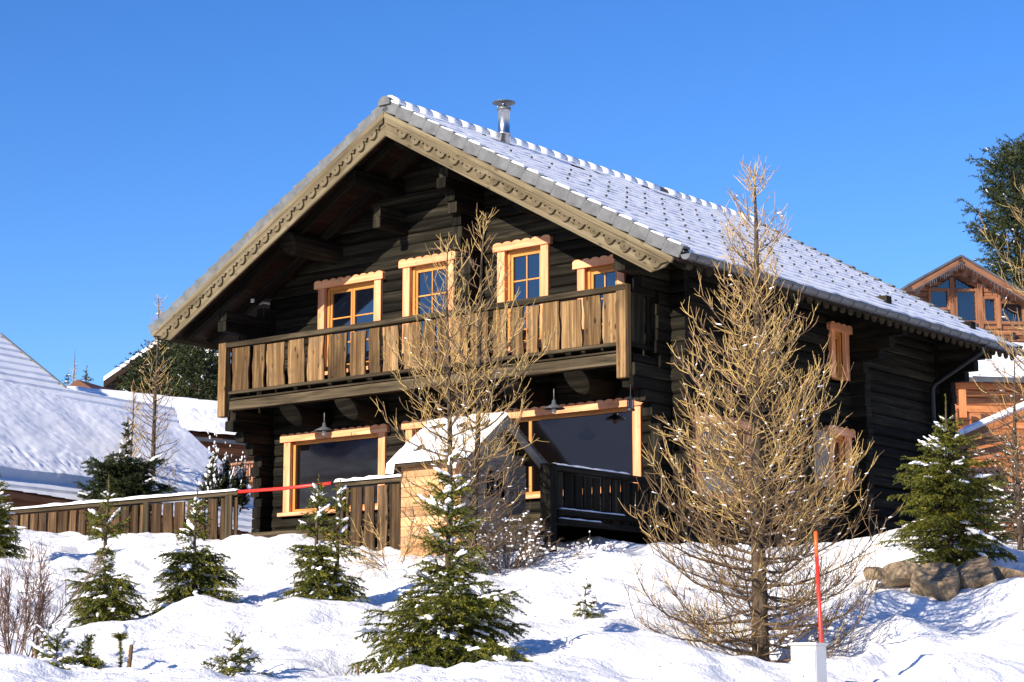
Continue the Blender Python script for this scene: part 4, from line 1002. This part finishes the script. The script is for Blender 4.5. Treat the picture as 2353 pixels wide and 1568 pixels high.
# ---- shrubs
def shrub(label, base, n, H, spread, seed, mat='bush', snow=0, group='leafless shrubs', r=.004, sub=4, droop=.25):
    rs = np.random.RandomState(seed); base = np.array(base); root = thing('bare_shrub', label, 'shrub', Matrix.Translation(base.tolist()), group); tw = TW(3); fl = Flakes()
    for i in range(n):
        az = rs.uniform(0, 6.28); e = rs.uniform(.9, 1.5) if spread < .6 else rs.uniform(.3, 1.4); p = base + np.array([math.cos(az), math.sin(az), 0]) * rs.uniform(0, spread * .35) - [0, 0, .1]
        L = H * rs.uniform(.6, 1.1); P = curve(rs, p, np.array([math.cos(az) * math.cos(e), math.sin(az) * math.cos(e), math.sin(e)]), L, 8, np.zeros(3), droop, .09); tw.add(P, np.linspace(r * 2, r * .8, 8), rs.rand())
        for j in range(int(sub * L * 4)):
            s = rs.uniform(.3, 1); q = np.array([np.interp(s, np.linspace(0, 1, 8), P[:, x]) for x in range(3)]); k = min(int(s * 7), 6); d = unit(unit(P[k + 1] - P[k]) + rs.normal(0, .45, 3)); l2 = L * rs.uniform(.12, .3); Q = curve(rs, q, d, l2, 4, np.zeros(3), .2, .12); tw.add(Q, np.linspace(r, r * .6, 4), rs.rand())
            for kk in range(2): 
                q2 = Q[rs.randint(1, 4)]; tw.add(curve(rs, q2, unit(d + rs.normal(0, .6, 3)), l2 * .4, 3, np.zeros(3), .2, .1), np.array([r * .7, r * .6, r * .4]), rs.rand())
            if rs.rand() < snow: fl.add(Q[rs.randint(0, 4)] + [0, 0, .01], rs.uniform(.015, .045), rs.uniform(.01, .02), rs.uniform(.008, .018), az, 0)
    twobj('twigs', tw, M[mat], root); flobj(fl, root, seed); return root
shrub('reddish leafless bush in the lower left corner', onground(22, 1545, 20.4), 22, 1.12, .5, 60, sub=4.5, r=.0042)
shrub('thin reddish leafless stems just right of the lower left bush', onground(82, 1535, 20.8), 7, .95, .5, 61, sub=4)
shrub('tangled snow flecked shrub below the playhouse window', onground(1160, 1296, 28.2), 60, .85, .8, 62, mat='twig_dark', snow=.5, sub=5, droop=.1)
shrub('low dark snow capped shrub by the foot of the shaded fence', onground(1350, 1276, 28.9), 34, .26, .8, 63, mat='bush', snow=1.0, sub=9)
shrub('tuft of dry brown stalks in the snow left of the tallest larch', onground(1600, 1345, 26.5), 10, .22, .4, 64, mat='twig_dark', sub=3)
shrub('drooping bare willow twigs left of the playhouse wall', onground(905, 1290, 28.6), 26, 1.0, .8, 65, mat='twig', snow=.1, sub=4, droop=-.6)
# ---- boulders
def boulder(label, x, y, Y, sx, sy, sz, seed, rot=0):
    p = at(x, y - 6, Y - .25); sx *= 1.38; sy *= 1.4; sz *= 1.55; rs = np.random.RandomState(seed); import bmesh
    bm = bmesh.new(); bmesh.ops.create_icosphere(bm, subdivisions=4, radius=1); cuts = [unit(rs.normal(0, 1, 3)) for _ in range(9)]; dd = rs.uniform(.46, .72, 9)
    for v in bm.verts:
        q = np.array(v.co)
        for c, d in zip(cuts, dd):
            k = q @ c
            if k > d: q = q - c * (k - d)
        a = float(vnoise(q[0] * 1 + q[2], q[1] - q[2] * .7, 4, seed)) * .045 + float(vnoise(q[0] + q[1], q[2], 11, seed)) * .03
        v.co = Vector(q * (1 + a)) 
        v.co = Matrix.Rotation(rot, 3, 'Z') @ Vector((v.co.x * sx, v.co.y * sy, v.co.z * sz))
    me = bpy.data.meshes.new('boulder'); bm.to_mesh(me); bm.free(); me.materials.append(M['rock'])
    o = bpy.data.objects.new('boulder', me); col.objects.link(o); o.location = p; tag(o, label, 'boulder', 'boulders holding the snow bank')
boulder('squarish tan boulder, largest of the row under the tall green spruce', 2165, 1352, 27.4, .30, .28, .29, 1, .3)
boulder('tan boulder with slanting face at the right of the row under the tall green spruce', 2252, 1345, 27.5, .25, .26, .27, 2, 1.2)
boulder('dark boulder in shade behind the right end of the boulder row', 2308, 1340, 28.0, .24, .26, .23, 5, .2)
boulder('low dark brown boulder left of the squarish tan one', 2076, 1330, 27.9, .26, .2, .13, 3, .4)
boulder('flat mostly buried brown boulder at the left end of the row', 2020, 1326, 28.1, .20, .18, .085, 4, 0)
boulder('small shaded boulder wedged below the low dark brown one', 2112, 1368, 27.5, .13, .14, .11, 7, 0)
# ---- cabinet, marker pole, stakes
p = at(1847, 1480, 19.6); CM = Matrix.Translation((p.x, p.y, p.z)) @ Matrix.Rotation(math.radians(-27), 4, 'Z')
root = thing('utility_cabinet', 'white metal utility cabinet half cut off at the bottom right', 'utility box', Matrix.Translation((p.x, p.y, gz(p.x, p.y))))
mb = MB(CM); mb.box((-.125, -.02, -1.0), (.125, .29, -.015)); link('body', mb, M['white'], root, bev=.006)
mb = MB(CM); mb.box((-.118, -.034, -.98), (.118, -.021, -.045)); dr = link('door', mb, M['white'], root, bev=.005)
mb = MB(CM); mb.tube([(-.0, -.034, -.30), (-.0, -.041, -.30)], .008, 10); link('lock', mb, M['iron'], dr)
mb = MB(CM); mb.box((-.138, -.045, -.013), (.138, .305, .012)); link('lid', mb, M['white'], root, bev=.006)
a = at(1874, 1222, 19.9); b = at(1891, 1590, 19.75); mb = MB(); m_ = a + (b - a) * .16
root = thing('marker_pole', 'thin red snow marker pole with orange tip standing behind the white cabinet', 'marker pole', Matrix.Translation((b.x, b.y, b.z - .2)))
mb.tube([m_, a + (b - a) * .6 + Vector((.006, 0, 0)), b + (b - a) * .2], .019, 10); link('pole', mb, M['red'], root, smooth=True)
mb = MB(); mb.tube([a, m_], .019, 10); link('pole_tip', mb, M['redtip'], root, smooth=True)
def stake(label, x0, y0, x1, y1, Y, r, capped=False):
    a = at(x0, y0, Y); b = at(x1, y1, Y); b = b + (b - a) * .5; mb = MB(); mb.tube([b, a + (b - a) * .5 + Vector((.004, 0, 0)), a], [r, r * 1.05, r], 7)
    o = link('wooden_stake', mb, M['board'], None, base=b); tag(o, label, 'stake', 'wooden stakes in the snow')
    return a
stake('tall thin grey stake standing in the snow loaded bottom seedling', 541, 1457, 542, 1540, 19.9, .011)
stake('grey stake in the bottom left corner, by the reddish bush', 81, 1480, 82, 1560, 20.0, .014)
stake('short stake stub behind the long needled pine seedling', 171, 1518, 173, 1545, 19.7, .012)
stake('short pale stake at the left foot of the largest spruce', 821, 1528, 822, 1560, 20.0, .011)
p = at(300, 1482, 19.9); q = at(283, 1600, 19.8)
root = thing('dead_branch', 'leaning broken branch with snow along its side, bottom left', 'branch', Matrix.Translation(q))
mb = MB(); mb.tube([q, q + (p - q) * .5 + Vector((.008, 0, 0)), p], [.032, .031, .029], 8); link('wood', mb, M['board'], root)
fl = Flakes(); d = (p - q)
for k in range(12): c = q + d * (.2 + .068 * k); fl.add(np.array((c.x - .014, c.y - .01, c.z)), .026, .022, .045, 0, 0)
fl.add(np.array((p.x + .005, p.y, p.z + .018)), .05, .045, .036); flobj(fl, root, 3)
p = at(276, 1452, 20.0); q = at(279, 1600, 20.0)
root = thing('conifer_shoot', 'single upright needled shoot wearing a round snow cap, bottom left', 'sapling', Matrix.Translation(q))
st = TW(6); P = np.array([tuple(q + (p - q) * t) for t in np.linspace(0, 1, 8)]); st.add(P, np.linspace(.010, .007, 8), .5); twobj('stem', st, M['bark_dark'], root)
rs = np.random.RandomState(5); k = 900; t = rs.rand(k) ** .8; t[:350] = rs.uniform(.87, .97, 350); A = P[0] + (P[-1] - P[0]) * t[:, None]; r = rs.normal(0, 1, (k, 3)); r[:, 2] = np.abs(r[:, 2]) * .6; r /= np.linalg.norm(r, axis=1, keepdims=True); l_ = np.where(np.arange(k) < 350, .10, .038)[:, None]; w_ = np.cross(r, rs.normal(0, 1, (k, 3))); w_ /= np.linalg.norm(w_, axis=1, keepdims=True)
V = np.stack([A - w_ * .005, A + w_ * .005, A + r * l_], 1).reshape(-1, 3); mesh_object('needles', V, np.arange(3 * k).reshape(-1, 3), None, rs.rand(k), M['needle'], root, None, False, 0)
fl = Flakes()
for k in range(8): fl.add(np.array((p.x + R.uniform(-.03, .03), p.y + R.uniform(-.03, .03), p.z + .005 + R.uniform(0, .03))), .062, .06, .048)
flobj(fl, root, 9)
# ================================================================ neighbouring houses
M['forest'] = None
def forest_mat():
    t = NT('forested_mountain'); v = t.vec('Object', (1, 1, 1)); n = t.noise(v, .035, 10, .75); n2 = t.noise(v, .15, 5, .7)
    c = t.ramp(n, [(.38, (.035, .028, .018)), (.45, (.12, .09, .06)), (.52, (.75, .76, .78))]); c = t.mix(c, (.02, .025, .015), t.maprange(n2, .5, .6, 0, .6)); return t.fin(c, .9)
M['forest'] = forest_mat()
def inpoly(x, y, poly):
    r = np.zeros(x.shape, bool); n = len(poly)
    for i in range(n):
        (x0, y0), (x1, y1) = poly[i], poly[(i + 1) % n]
        c = ((y0 > y) != (y1 > y)); xx = (x1 - x0) * (y - y0) / ((y1 - y0) if abs(y1 - y0) > 1e-9 else 1e-9) + x0; r ^= c & (x < xx)
    return r
def snowy_roof(parent, P0, az, pitch, px, step, deep, course=.34, thick=.14, name='roof', rough=1.0, cells=None):
    # plane through P0, eaves running along azimuth az, rising to the left/back; px outline measured in the photograph
    E = Vector((math.sin(az), math.cos(az), 0)); Hh = Vector((-math.cos(az), math.sin(az), 0)); S = Hh * math.cos(pitch) + Vector((0, 0, math.sin(pitch))); N = E.cross(S); N = N if N.z > 0 else -N
    q = [onplane(x, y, P0, N) - P0 for x, y in px]; poly = [(a.dot(E), a.dot(S)) for a in q]
    xs = np.arange(min(p[0] for p in poly), max(p[0] for p in poly) + step, step); ys = np.arange(min(p[1] for p in poly), max(p[1] for p in poly) + step, step)
    X, Y = np.meshgrid(xs, ys, indexing='ij'); k = (Y / course) - np.floor(Y / course)
    hgt = .0 + .034 * (1 - k) - .03 * (k > .93) * 1 + .012 * vnoise(X, Y, 3)
    d = np.clip(deep(X, Y) + .35 * vnoise(X, Y, 1.1, 3), 0, 1); d = d * d * (3 - 2 * d)
    dp = thick + .05 * vnoise(X, Y, 1.3, 1) + rough * (.035 * vnoise(X + Y * .3, Y * .6, 4.5, 2) + .03 * vnoise(X, Y, 9, 5))
    dp = dp + rough * np.exp(-((Y - 1.25) / .55) ** 2) * (.16 * np.abs(vnoise(X, Y, 4.2, 8)) + .10 * np.abs(vnoise(X, Y, 9.5, 9)))
    hgt = np.maximum(hgt, hgt * (1 - d) + dp * d)
    Pp = np.array(P0) + X[..., None] * np.array(E) + Y[..., None] * np.array(S) + hgt[..., None] * np.array(N)
    a, b = X.shape; ii = np.arange(a * b).reshape(a, b); F = np.stack([ii[:-1, :-1].ravel(), ii[1:, :-1].ravel(), ii[1:, 1:].ravel(), ii[:-1, 1:].ravel()], -1)
    cx = (X[:-1, :-1] + step / 2).ravel(); cy = (Y[:-1, :-1] + step / 2).ravel(); F = F[inpoly(cx, cy, poly)]
    used = np.unique(F); mp = np.full(a * b, -1); mp[used] = np.arange(len(used)); 
    slab = MB(); slab.prism([(p[0], p[1]) for p in poly], P0 - N * .03, E, S, -N * .12, .5)
    ro = link(name, slab, M['redwood'], parent)
    mesh_object('roof_snow', Pp.reshape(-1, 3)[used], mp[F], None, None, M['snow_small'], ro, None, True, 0)
    return ro, E, S, N, poly
def wall_between(mb, a, b, z0, z1, th=.15, course=.22):
    a = Vector(a); b = Vector(b); z = z0
    while z < z1: 
        t = min(z + course, z1); mb.bar((a.x, a.y, (z + t) / 2), (b.x, b.y, (z + t) / 2), th, t - z - .012); z += course
# left house, close
PA_ = at(200, 1157, 41.0)
ha = thing('neighbour_chalet', 'nearest neighbour left with a huge snow covered roof reaching almost to the fence', 'house', (PA_.x - 3, PA_.y, 2.0 + CAMZ))
rA, E, S, N, poly = snowy_roof(ha, PA_, math.radians(32), math.radians(36), [(-260,1095),(30,1128),(200,1157),(420,1195),(600,1230),(640,1195),(422,1002),(400,938),(250,915),(150,893),(0,770),(-260,560)], .035,
    lambda x, y: ((y > .75) & (y < 5.0 - .18 * x)).astype(float) * 1.3 - .1, thick=.16, rough=.34)
mb = MB(); a = PA_ - E * 8 + Vector((-.5 * math.cos(.47), .5 * math.sin(.47), 0)); b = PA_ + E * 7 + Vector((-.5 * math.cos(.47), .5 * math.sin(.47), 0)); wall_between(mb, a, b, 1.5 + CAMZ, PA_.z + .1); link('wall', mb, M['redwood'], ha)
mb = MB(); p0 = onplane(0, 770, PA_, N); p1 = onplane(150, 893, PA_, N); mb.bar(p0 - N * .05, p1 - N * .05, .05, .2, tuple(N)); p0 = onplane(422, 1002, PA_, N); p1 = onplane(640, 1195, PA_, N); mb.bar(p0 - N * .05, p1 - N * .05, .05, .2, tuple(N)); link('verge_board', mb, M['tile'], rA)
# second house behind it
PB_ = at(480, 1005, 52.0)
hb = thing('neighbour_chalet', 'red brown timber house with a slatted balcony, peeking out left of the chalet corner', 'house', (PB_.x, PB_.y + 2, 2.0 + CAMZ))
rB, E, S, N, poly = snowy_roof(hb, PB_, math.radians(55), math.radians(31), [(100,962),(400,996),(558,1012),(680,1024),(680,945),(512,926),(330,906),(140,886)], .05,
    lambda x, y: (y < 1.5 + .15 * x).astype(float) * 1.2, thick=.12, rough=.6)
mb = MB(); off = Vector((-math.cos(.96), math.sin(.96), 0)) * .45; wall_between(mb, PB_ - E * 4 + off, PB_ + E * 6 + off, 1.5 + CAMZ, PB_.z + .05); link('wall', mb, M['redwood'], hb)
mb = MB(); a = at(412, 1000, 51.2); a = onplane(412, 1000, PB_, N); b = onplane(600, 1017, PB_, N); mb.bar(a + N * .0 - Vector((0, 0, .06)), b - Vector((0, 0, .06)), .10, .09); link('gutter', mb, M['zinc'], rB)
mb = MB(); pts_ = [at(150, 892, 53.5), at(178, 872, 53.5), at(212, 893, 53.5)]; mb.add([p for p in pts_] + [p + Vector((.6, 2, 0)) for p in pts_], [(0, 1, 2), (5, 4, 3), (0, 3, 4, 1), (1, 4, 5, 2), (0, 2, 5, 3)], [[(0, 0)] * 3, [(0, 0)] * 3, [(0, 0)] * 4, [(0, 0)] * 4, [(0, 0)] * 4]); link('dormer', mb, M['redwood'], hb)
bal = MB(); y0, y1 = 1068, 1102
a = at(505, 1070, 46); b = at(600, 1060, 46.5); bal.bar(a, b, .06, .05); lo = Vector((0, 0, -.42)); bal.bar(a + lo, b + lo, .06, .05)
bo = link('balcony_rail', bal, M['orange'], hb)
for k in range(16):
    t = (k + .5) / 16; c = a + (b - a) * t; mb = MB(); mb.bar(c + lo, c, .03, .02, (0, 1, 0)); link('baluster', mb, M['orange'], bo)
# third house, behind the dark trees
PC = at(400, 790, 72); hc = thing('neighbour_chalet', 'dark timber house with a snowy gable edge, half hidden behind the dark evergreen trees', 'house', (PC.x, PC.y, 2.0 + CAMZ))
k_ = 72 / FPX; L3 = lambda x, y: Vector((PC.x + (x - 400) * k_, PC.y, PC.z - (y - 790) * k_))
mb = MB(); P = [L3(272, 895), L3(400, 800), L3(520, 880), L3(520, 1100), L3(272, 1100)]; q = Vector((2, 8, 0)); n = 5
mb.add(P + [p + q for p in P], [(0, 4, 3, 2, 1), (5, 6, 7, 8, 9)] + [(i, (i + 1) % 5, (i + 1) % 5 + 5, i + 5) for i in range(5)], [[(p.x, p.z) for p in (P[0], P[4], P[3], P[2], P[1])], [(0, 0)] * 5] + [[(0, 0)] * 4] * 5); link('wall', mb, M['soffit'], hc)
for a, b in ((L3(252, 888), L3(400, 782)), (L3(530, 842), L3(400, 782))):
    mb = MB(); q1 = Vector((0, -1.0, 0)); q2 = Vector((2, 8, 0)); th = Vector((0, 0, -.22)); mb.add([a + q1, b + q1, b + q2, a + q2] + [p + th for p in (a + q1, b + q1, b + q2, a + q2)], [(0, 1, 2, 3), (7, 6, 5, 4), (0, 4, 5, 1), (1, 5, 6, 2), (2, 6, 7, 3), (3, 7, 4, 0)], [[(0, 0)] * 4] * 6); r_ = link('roof', mb, M['soffit'], hc)
    mb = MB(); th = Vector((0, 0, .16)); u_ = Vector((0, 0, .01)); mb.add([p + u_ for p in (a + q1, b + q1, b + q2, a + q2)] + [p + th for p in (a + q1, b + q1, b + q2, a + q2)], [(3, 2, 1, 0), (4, 5, 6, 7), (0, 1, 5, 4), (1, 2, 6, 5), (2, 3, 7, 6), (3, 0, 4, 7)], [[(0, 0)] * 4] * 6); link('roof_snow', mb, M['snow_small'], r_)
# evergreens beyond
def far(x, y, Y): p = at(x, y, Y); return (p.x, p.y, p.z)
for x, yt, Y, H, r, sd, lb in ((345, 812, 60, 5.2, 1.7, 70, 'dark evergreen tree left of its neighbours, directly behind the slim pale larch'), (395, 765, 61, 6.0, 1.9, 71, 'dark dense evergreen tree, middle of three left of the chalet eave'), (462, 775, 58, 5.6, 1.9, 72, 'dark snow dusted evergreen tree just left of the balcony post')):
    p = far(x, yt, Y); spruce(lb, (p[0], p[1], p[2] - H), H, r, sd, 150, .5, prof=lambda t: (1 - t) ** .5, mat='needle_dark', needle=.09, dens=.28, tw_len=.7, nw=.018, thin=.95, name='evergreen_tree', group='evergreen trees behind the left neighbours', leader=.03)
for x, yt, Y, H, r, sd, lb in ((199, 838, 88, 4.5, .8, 74, 'small far evergreen tree with separate tiers, standing over the roof ridge'), (157, 856, 90, 4.0, .5, 75, 'faint small evergreen tip left of the tiered far tree')):
    p = far(x, yt, Y); spruce(lb, (p[0], p[1], p[2] - H), H, r, sd, 60, .5, prof=lambda t: (1 - t) ** .6, mat='needle_dark', needle=.1, dens=.15, tw_len=.4, nw=.018, name='evergreen_tree', group='evergreen trees behind the left neighbours', leader=.03)
b = far(168, 920, 89); larch('faint thin bare treetop over the left roof ridge', b, 2.2, .3, lambda t: 1 - t, 26, 77, r0=.03, snow=0, sub=.4, tip=.008, group='bare larches behind the fence')
p = far(2318, 330, 92)
spruce('tall dark pine rising above the right cabin roof', (p[0] + .2, p[1], p[2] - 13), 13.2, 2.7, 80, 260, .3, thin=.99, prof=lambda t: (.6 + .4 * math.sin(t * 17) ** 2) * min(1, (1 - t) * 4.5) ** .7, mat='needle_dark', needle=.17, dens=.16, tw_len=.85, nw=.024, name='pine_tree', group='pines round the right cabin', leader=.03, up=.1)
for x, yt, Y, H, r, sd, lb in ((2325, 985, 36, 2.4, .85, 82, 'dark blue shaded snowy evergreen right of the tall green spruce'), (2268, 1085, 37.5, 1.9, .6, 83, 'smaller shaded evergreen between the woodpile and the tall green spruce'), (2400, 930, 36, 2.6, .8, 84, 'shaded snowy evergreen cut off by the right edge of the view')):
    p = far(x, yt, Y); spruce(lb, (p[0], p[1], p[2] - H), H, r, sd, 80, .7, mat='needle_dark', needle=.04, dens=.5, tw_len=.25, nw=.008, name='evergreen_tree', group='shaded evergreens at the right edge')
# ---- right log cabin
YD = 75.0; kd = YD / FPX; PD = at(2190, 600, YD); DM = Matrix.Translation((PD.x, PD.y, 0)) @ Matrix.Rotation(math.radians(6), 4, 'Z')
hd = thing('log_cabin', 'orange brown log cabin with glazed gable and string lights, behind the chalet, right', 'house', Matrix.Translation((PD.x, PD.y, 2.4 + CAMZ)))
fx = lambda x: (x - 2190) * kd; fz = lambda y: PD.z - (y - 600) * kd
sl = .565
mb = MB(DM); z = fz(812)
opn = [(2133, 2173, 672, 712), (2196, 2240, 672, 742), (2262, 2286, 690, 742), (2302, 2352, 700, 742)]
while z < PD.z - .25:
    t = z + .2; half = (PD.z - .22 - t) / sl + .1
    iv = [(max(-half, fx(2068)), min(half, 6.0))]
    for a0, a1, b0, b1 in opn:
        if min(t, fz(b0)) - max(z, fz(b1)) > .08:
            nv = []
            for p, q in iv:
                if fx(a1) <= p or fx(a0) >= q: nv.append((p, q)); continue
                if fx(a0) - p > .03: nv.append((p, fx(a0)))
                if q - fx(a1) > .03: nv.append((fx(a1), q))
            iv = nv
    for p, q in iv:
        if q - p > .03: mb.box((p, 0, z), (q, .2, t - .02), None, 0)
    z += .2
link('gable_wall', mb, M['redwood'], hd, bev=.02)
for (a0, a1, b0, b1) in opn:
    mb = MB(DM); X0, X1, Z0, Z1 = fx(a0), fx(a1), fz(b1), fz(b0)
    for q in (((X0 - .09, Z0 - .09), (X0, Z1 + .09)), ((X1, Z0 - .09), (X1 + .09, Z1 + .09)), ((X0, Z1), (X1, Z1 + .09)), ((X0, Z0 - .09), (X1, Z0))): mb.box((q[0][0], -.07, q[0][1]), (q[1][0], .02, q[1][1]))
    w_ = link('window', mb, M['redwood'], hd, bev=.01); mb = MB(DM); mb.box((X0, .05, Z0), (X1, .07, Z1)); link('pane', mb, M['glass_sky'] if 'glass_sky' in M else M['glass'], w_)
for X0, X1, zb in ((2142, 2178, 668), (2194, 2238, 668)):   # triangular panes
    mb = MB(DM)
    if X0 < 2180: pts_ = [(fx(X0), fz(zb)), (fx(X1), fz(zb)), (fx(X1), fz(zb - 24)), ]
    else: pts_ = [(fx(X0), fz(zb)), (fx(X1), fz(zb)), (fx(X1), fz(zb - 6)), (fx(X0), fz(zb - 27))]
    mb.prism(pts_, (0, -.03, 0), (1, 0, 0), (0, 0, 1), (0, .02, 0)); link('pane', mb, M['glass'], hd)
mb = MB(DM)
for x in (2184, 2251, 2294): mb.box((fx(x) - .09, -.09, fz(760)), (fx(x) + .09, .0, fz(640 if x < 2200 else (650 if x < 2260 else 672))), None, 2)
mb.box((fx(2120), -.08, fz(750)), (fx(2400), -.0, fz(742)), None, 0); mb.box((fx(2100), -.10, fz(790)), (fx(2400), .0, fz(784)), None, 0); link('timber_frame', mb, M['redwood'], hd, bev=.01)
for sg, xe in ((-1, 2068), (1, 2400)):
    ln = abs(fx(xe)) / math.cos(math.atan(sl)); S = Vector((sg * math.cos(math.atan(sl)), 0, -math.sin(math.atan(sl)))); N = Vector((sg * math.sin(math.atan(sl)), 0, math.cos(math.atan(sl))))
    mb = MB(DM); mb.prism([(0, -.24), (ln, -.24), (ln, -.02), (0, -.02)], (0, -.9, PD.z), S, N, (0, .06, 0), .5); mb.prism([(0, -.18), (ln, -.18), (ln, -.04), (0, -.04)], (0, -.84, PD.z), S, N, (0, 8, 0), .5); r_ = link('roof', mb, M['redwood'], hd)
    mb = MB(DM); mb.prism([(0, -.03), (ln + .1, -.03), (ln + .1, .05), (0, .05)], (0, -.95, PD.z), S, N, (0, 9, 0), .5); link('roofing', mb, M['zinc'], r_)
    mb = MB(DM); 
    for k in range(26):
        a = ln * (k + .5) / 26; c = Vector((0, -.93, PD.z)) + S * a - N * .24; mb.bar(c, c - Vector((0, 0, R.choice((.08, .15, .24)))), .018, .018, (0, 1, 0))
    c = Vector((0, -.93, PD.z)) - N * .25; mb.bar(c, c + S * ln, .03, .03, (0, 1, 0)); link('light_string', mb, M['lampmetal'], hd)
mb = MB(DM); c = Vector((fx(2326), -.15, fz(776))); mb.lathe([(0, .12), (.10, .06), (.08, .05), (.06, -.12), (0, -.14)], c, 8); link('wall_lantern', mb, M['iron'], hd)
# lower wing: snow roof, gutter and sunlit log wall
PE = at(2260, 868, 62); 
rE, E, S, N, poly = snowy_roof(hd, PE, math.radians(78), math.radians(30), [(2060,866),(2260,868),(2440,872),(2440,792),(2060,780)], .06, lambda x, y: 0 * x, name='lower_roof')
mb = MB(); mb.bar(onplane(2060, 870, PE, N), onplane(2440, 876, PE, N), .14, .14); link('gutter', mb, M['zinc'], rE)
mb = MB(); off = Vector((-math.cos(math.radians(78)), math.sin(math.radians(78)), 0)) * .6; wall_between(mb, PE - E * 3.2 + off, PE + E * 3.0 + off, 1.6 + CAMZ, PE.z + .05, .2, .24); link('log_wall', mb, M['orangelog'], hd, bev=.03)
c = PE - E * 3.2 + off; k2 = 62 / FPX
G = lambda x, y, d=-.2: at(x, y, 61.6 + d)
for nm, x, y, X1, Y1, mt in (('window', 2158, 893, 2175, 930, 'glass'), ('shutter', 2186, 905, 2196, 940, 'orange'), ('log_ends', 2206, 895, 2220, 960, 'orangelog')):
    mb = MB(); a = G(x, Y1); b = G(X1, y); mb.box((a.x, a.y, a.z), (b.x, a.y + .1, b.z)); link(nm, mb, M[mt], hd, bev=.01)
# wood shelter with firewood
YS = 47.0; ws = thing('wood_shelter', 'orange timber wood shelter with a slanting snowy roof, right of the downpipe', 'shed', (at(2290, 1150, YS).x, YS, 2.6 + CAMZ))
mb = MB(); a, b = at(2215, 1000, YS), at(2420, 912, YS); th = Vector((0, 0, -.16)); dp = Vector((.2, 2.2, .1))
V4 = [a, b, b + dp, a + dp]; mb.add(V4 + [p + th for p in V4], [(0, 1, 2, 3), (7, 6, 5, 4), (0, 4, 5, 1), (1, 5, 6, 2), (2, 6, 7, 3), (3, 7, 4, 0)], [[(0, 0), (1, 0), (1, 1), (0, 1)]] * 6); sr = link('roof', mb, M['orangelog'], ws)
mb = MB(); V5 = [p + Vector((0, -.03, .01)) for p in V4]; mb.add(V5 + [p + Vector((0, 0, .17)) for p in V5], [(3, 2, 1, 0), (4, 5, 6, 7), (0, 1, 5, 4), (1, 2, 6, 5), (2, 3, 7, 6), (3, 0, 4, 7)], [[(0, 0)] * 4] * 6); link('roof_snow', mb, M['snow_small'], sr, bev=.05)
for p in ((2212, 1010), (2395, 935)):
    mb = MB(); c = at(p[0], p[1], YS + .25); mb.box((c.x - .08, c.y - .08, c.z - 2.6), (c.x + .08, c.y + .08, c.z + .02), None, 2); link('post', mb, M['orangelog'], ws, bev=.01)
for k in range(2):
    mb = MB(); a = at(2190, 1030 + 24 * k, YS + .1); b = at(2330, 1000 + 24 * k, YS + .1); mb.bar(a, b, .12, .16); link('beam', mb, M['orangelog'], ws, bev=.01)
mb = MB(); mb.box((0, 0, 0), (.12, .5, .10), None, 1); mb.v = [(x * (1 + .35 * (z > .05) * (x < .05)), y, z) for x, y, z in mb.v]
first = None
c0 = at(2185, 1192, YS - .3); kk = 0
for r_ in range(11):
    for q in range(12 - r_ // 3):
        x = c0.x + q * .145 + (r_ % 2) * .05 + R.uniform(-.01, .01); z = c0.z + r_ * .112 + R.uniform(-.008, .008)
        if first is None:
            mb2 = MB(); L = Matrix.Translation((x, c0.y, z)); 
            mb2.prism([(-.065, -.05), (.06, -.055), (.07, .03), (0, .055), (-.06, .035)], (x, c0.y, z), (1, 0, 0), (0, 0, 1), (0, .5, 0), .5)
            first = link('firewood_log', mb2, M['orange'], None, base=(x, c0.y, z), bev=.008); o = first
        else: o = first.copy(); col.objects.link(o); o.location = (x, c0.y + R.uniform(-.03, .03), z)
        o.rotation_euler = (0, R.uniform(-3, 3), 0); tag(o, 'split orange firewood log in the stack behind the tall green spruce', 'firewood', 'firewood stacked under the shelter')
# chalet standing left of the view, mirrored in the ground floor panes
hm = thing('neighbour_chalet', 'red brown chalet beyond the left side of the view, mirrored in the big panes', 'house', Matrix.Translation((-31, 20, 1.5)) @ Matrix.Rotation(math.radians(-12), 4, 'Z')); L_ = RM[hm.name]
mb = MB(L_); z = 0
while z < 6.2: mb.box((-5, -6, z), (3, 6, z + .21)); z += .22
link('wall', mb, M['redwood'], hm)
mb = MB(L_); mb.prism([(-7, 5.2), (-1, 9.4), (5, 5.2), (5, 5.0), (-1, 9.1), (-7, 5.0)], (0, -7, 0), (1, 0, 0), (0, 0, 1), (0, 14, 0)); rm_ = link('roof', mb, M['soffit'], hm)
mb = MB(L_); mb.prism([(-7, 5.22), (-7, 5.4), (-1, 9.62), (5, 5.4), (5, 5.22), (-1, 9.42)], (0, -7, 0), (1, 0, 0), (0, 0, 1), (0, 14, 0)); link('roof_snow', mb, M['snow_small'], rm_)
# mountainside behind and beside the viewer (mirrored in the window panes)
az = np.radians(np.linspace(36, 300, 150)); rr = np.linspace(220, 1500, 26); A_, R_ = np.meshgrid(az, rr, indexing='ij')
side = np.clip(np.minimum(A_ - az[0], az[-1] - A_) / .35, 0, 1); side = side * side * (3 - 2 * side)
prof_ = np.clip((R_ - 220) / 900, 0, 1) ** .9
ht = prof_ * side * (1.0 + .45 * vnoise(A_ * 6, R_ / 900, 1, 3) + .22 * vnoise(A_ * 20, R_ / 200, 1, 5)) * 172 - 6
Pm = np.stack([np.sin(A_) * R_, np.cos(A_) * R_, ht], -1); a, b = A_.shape; ii = np.arange(a * b).reshape(a, b); F = np.stack([ii[:-1, :-1].ravel(), ii[:-1, 1:].ravel(), ii[1:, 1:].ravel(), ii[1:, :-1].ravel()], -1)
tag(mesh_object('mountains', Pm.reshape(-1, 3), F, None, None, M['forest'], None, (0, 0, 0), True, 0), 'forested snowy mountainside around the viewer', None, None, 'structure')
build_ground()
